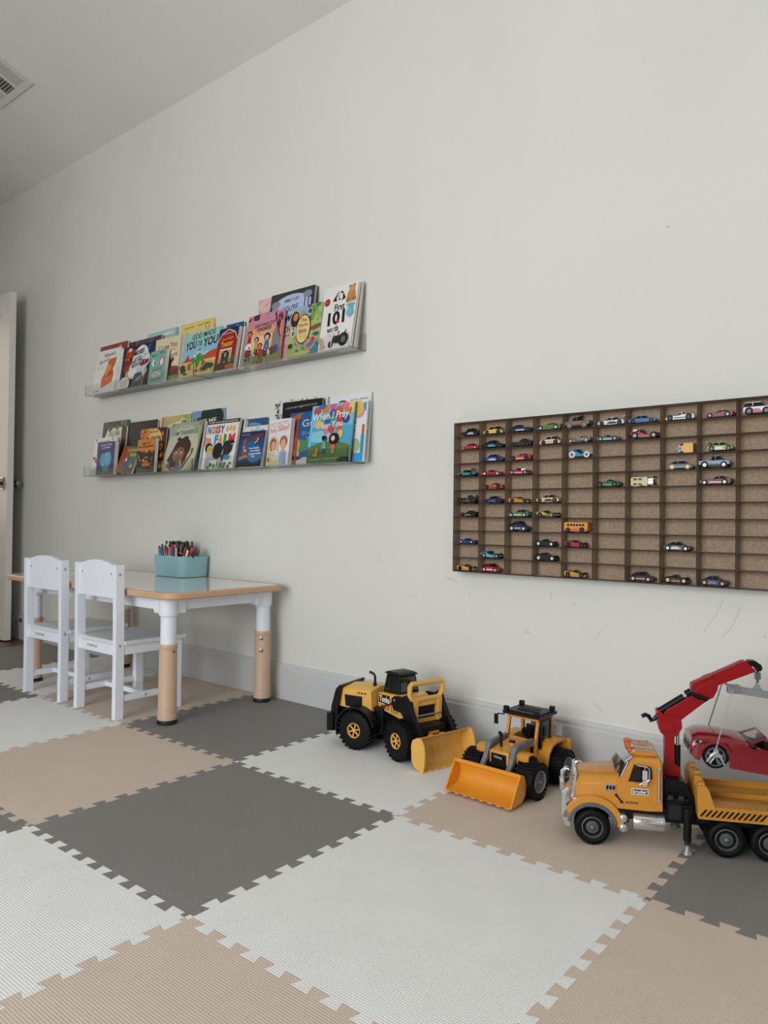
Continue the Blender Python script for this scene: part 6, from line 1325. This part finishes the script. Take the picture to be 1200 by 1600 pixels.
for (x, y, z), top in (((.2615, .026, .226), (.2965, .034, .356)), ((.2615, .136, .226), (.2965, .126, .356)), ((W2.x, .026, W2.z + .018), (.508, .034, .329)), ((W2.x, .136, W2.z + .018), (.508, .126, .329))):
    ch_ = chain(top, (x, y, z), mat('#a9abac', .35, .5) if y < .1 else mat('#1d1d20', .4), beam)
    m = MB(); s_ = -1 if y < .1 else 1; yc = y + s_ * .002; gz = z - .004; GM = mat('#b6b9ba', .3, .4)
    m.cyl((x, yc - .002, gz), (x, yc + .002, gz), .0055, GM, n=14)
    for dx, dz in ((-.018, -.024), (.018, -.030)):
        m.tube([(x, yc, gz - .002), (x + dx * .5, yc, gz + dz * .35), (x + dx * .7, yc, gz + dz * .6), (x + dx, yc - s_ * .003, gz + dz), (x + dx * 1.02, yc - s_ * .012, gz + dz * 1.08)], [.003, .0035, .003, .0022, .0016], GM, 8)
    m.prism([(x - .006, gz - .002), (x + .006, gz - .002), (x + .011, gz - .016), (x, gz - .012), (x - .011, gz - .014)], min(yc, yc + .0015), max(yc, yc + .0015), GM)
    m.build('wheel_grip', ch_)
# ---- red convertible hanging in the chains
rc = empty('toy_convertible', (0, 0, 0), 0, 'dark red toy convertible car hanging from chains above the truck bed', 'toy car')
rc.matrix_world = Matrix.Translation((1.046, -.474, 0)) @ Matrix.Rotation(R(27.2), 4, 'Z') @ CAR_T
CRD = mat('#800f1e', .22, coat=.6); CW_ = .106        # local origin: front wheel centre, near side face
def cp(name, fn, parent=None, bevel=0, smooth=40): m = MB(); fn(m); return m.build(name, parent or rc, bevel=bevel, smooth=smooth)
def sec(x, zt, ze, zb, hw, crown):
    c_ = CW_ / 2
    return [(x, c_ - hw * .93, zb), (x, c_ - hw, zb + .006), (x, c_ - hw, (ze + zb) / 2), (x, c_ - hw * .97, ze), (x, c_ - hw * .86, ze + (zt - ze) * .6), (x, c_ - hw * .5, zt), (x, c_, zt + crown), (x, c_ + hw * .5, zt), (x, c_ + hw * .86, ze + (zt - ze) * .6), (x, c_ + hw * .97, ze), (x, c_ + hw, (ze + zb) / 2), (x, c_ + hw, zb + .006), (x, c_ + hw * .93, zb)]
# front part (nose to cowl) with wheel arch left open by building the sides from an outline
def f(m):
    m.loft([sec(-.052, .022, .012, .006, .040, 0), sec(-.050, .034, .024, -.004, .047, .001), sec(-.038, .042, .032, .020, .052, .002), sec(-.02, .046, .037, .026, .053, .003), sec(.02, .049, .040, .028, .053, .003), sec(.052, .047, .038, -.014, .053, .002), sec(.066, .042, .035, -.018, .053, .000)], CRD)
    # nose skirt and arch edges
    m.loft([[(-.052, .012, -.004), (-.052, .094, -.004), (-.052, .094, .02), (-.052, .012, .02)], [(-.040, .003, -.014), (-.040, .103, -.014), (-.040, .103, .03), (-.040, .003, .03)], [(-.030, .002, -.014), (-.030, .104, -.014), (-.026, .104, .03), (-.026, .002, .03)]], CRD)
    for y0, y1 in ((.0005, .010), (.096, .1055)): m.prism(arc(.0275, .0345, 0, 180, 14, 0, 0) , y0, y1, CRD)
body = cp('front_body', f, bevel=.0012)
def f(m):
    # tub: door sides, rear deck
    for y0, y1 in ((-.0012, .010), (.096, .1072)):
        m.prism([(.030, -.018), (.029, .0), (.034, .028), (.066, .036), (.12, .031), (.15, .033), (.162, .034)] + [(.168 - .0275 * math.cos(R(a)) * 1 if False else .168 + .029 * math.cos(R(a)), .029 * math.sin(R(a))) for a in (110, 135, 160, 180)] + [(.138, -.018)], y0, y1, CRD)
        m.prism([(.168 + .029 * math.cos(R(a)), .029 * math.sin(R(a))) for a in (0, 25, 50, 75, 100, 120)] + [(.150, .036), (.18, .040), (.205, .036), (.216, .022), (.214, -.006), (.197, -.014)], y0, y1, CRD)
    m.box(.066, .215, .008, .098, -.016, .004, PBK); m.loft([sec(.142, .036, .033, .0, .052, .001), sec(.18, .041, .036, .0, .052, .001), sec(.205, .036, .030, .0, .050, .001), sec(.218, .022, .016, .0, .044, 0)], CRD)
    m.box(.032, .140, -.0015, .108, -.019, -.013, CRD)
cp('rear_body', f)
def f(m): m.loft([[(.060, .012, .038), (.060, .094, .038), (.060, .094, .0435), (.060, .012, .0435)], [(.076, .010, .036), (.076, .096, .036), (.076, .096, .041), (.076, .010, .041)]], PBK); m.box(.100, .112, .016, .048, .004, .048, PBK); m.box(.100, .112, .058, .090, .004, .048, PBK); m.box(.085, .12, .012, .094, .004, .012, PBK)
cp('interior', f, bevel=.001)
def f(m):
    q = []
    for y in (.010, .025, .053, .081, .096):
        b = .010 * (1 - ((y - .053) / .043) ** 2); q.append([(.070 - b, y, .040), (.098 - b * .5, y, .059)])
    m.add([p for r_ in q for p in r_], [(2 * k, 2 * k + 1, 2 * k + 3, 2 * k + 2) for k in range(4)], M_CLEARP)
    
ws = cp('windscreen_glass', f, smooth=60)
def f(m): m.tube([(.067, .006, .038), (.100, .012, .0575), (.096, .03, .060), (.094, .053, .061), (.096, .076, .060), (.100, .094, .0575), (.067, .100, .038)], .0026, CRD, 8)
cp('windscreen_frame', f, ws)
def f(m): m.tube([(.066, .004, .036), (.070, -.004, .038)], .0015, PBK, 6); m.sphere((.072, -.006, .038), .0065, PBK, sx=1.1, sy=.7, sz=.85)
cp('door_mirror', f)
for y, s_ in ((.0085, -1), (.0975, 1)):
    cp('headlamp', lambda m: (m.prism([(-.0455, .022), (-.040, .031), (-.022, .033), (-.026, .024)], min(y, y + s_ * .0078), max(y, y + s_ * .0078), mat('#3a1f22', .15, coat=.6)), m.sphere((-.034, y + s_ * .0078, .0275), .0035, mat('#a8a4a2', .15, .5), sy=.4)), body)
cp('grille', lambda m: (m.box(-.0530, -.0515, .026, .080, .0, .010, PBK)), body)
for cx in (0, .168):
    for y0, s_ in ((.0, 1), (.106, -1)):
        m = MB(); m.lathe((cx, y0, 0), [(.0195, s_ * .002), (.0205, 0), (.0245, s_ * .0005), (.0262, s_ * .003), (.0262, s_ * .017), (.024, s_ * .020), (.015, s_ * .02)], RUB, n=36); ty = m.build('wheel', rc)
        m = MB(); RM = mat('#9a9da0', .3, .6); m.lathe((cx, y0, 0), [(.0205, s_ * .008), (.0205, s_ * .0005), (.019, 0), (.0175, s_ * .002), (.017, s_ * .009), (.0005, s_ * .010)], mat('#2a2b2d', .4, .3), n=32)
        m.lathe((cx, y0, 0), [(.0208, s_ * .003), (.0208, s_ * .0003), (.0185, s_ * .0), (.018, s_ * .003)], RM, n=32)
        for k in range(5):
            a = 2 * math.pi * k / 5 + .3
            for da in (-.12, .12): m.cyl((cx, y0 + s_ * .003, 0), (cx + .019 * math.cos(a + da), y0 + s_ * .0015, .019 * math.sin(a + da)), .0013, RM, n=6)
        m.cyl((cx, y0 + s_ * .008, 0), (cx, y0 + s_ * .001, 0), .0035, RM, n=12); m.build('rim', ty)
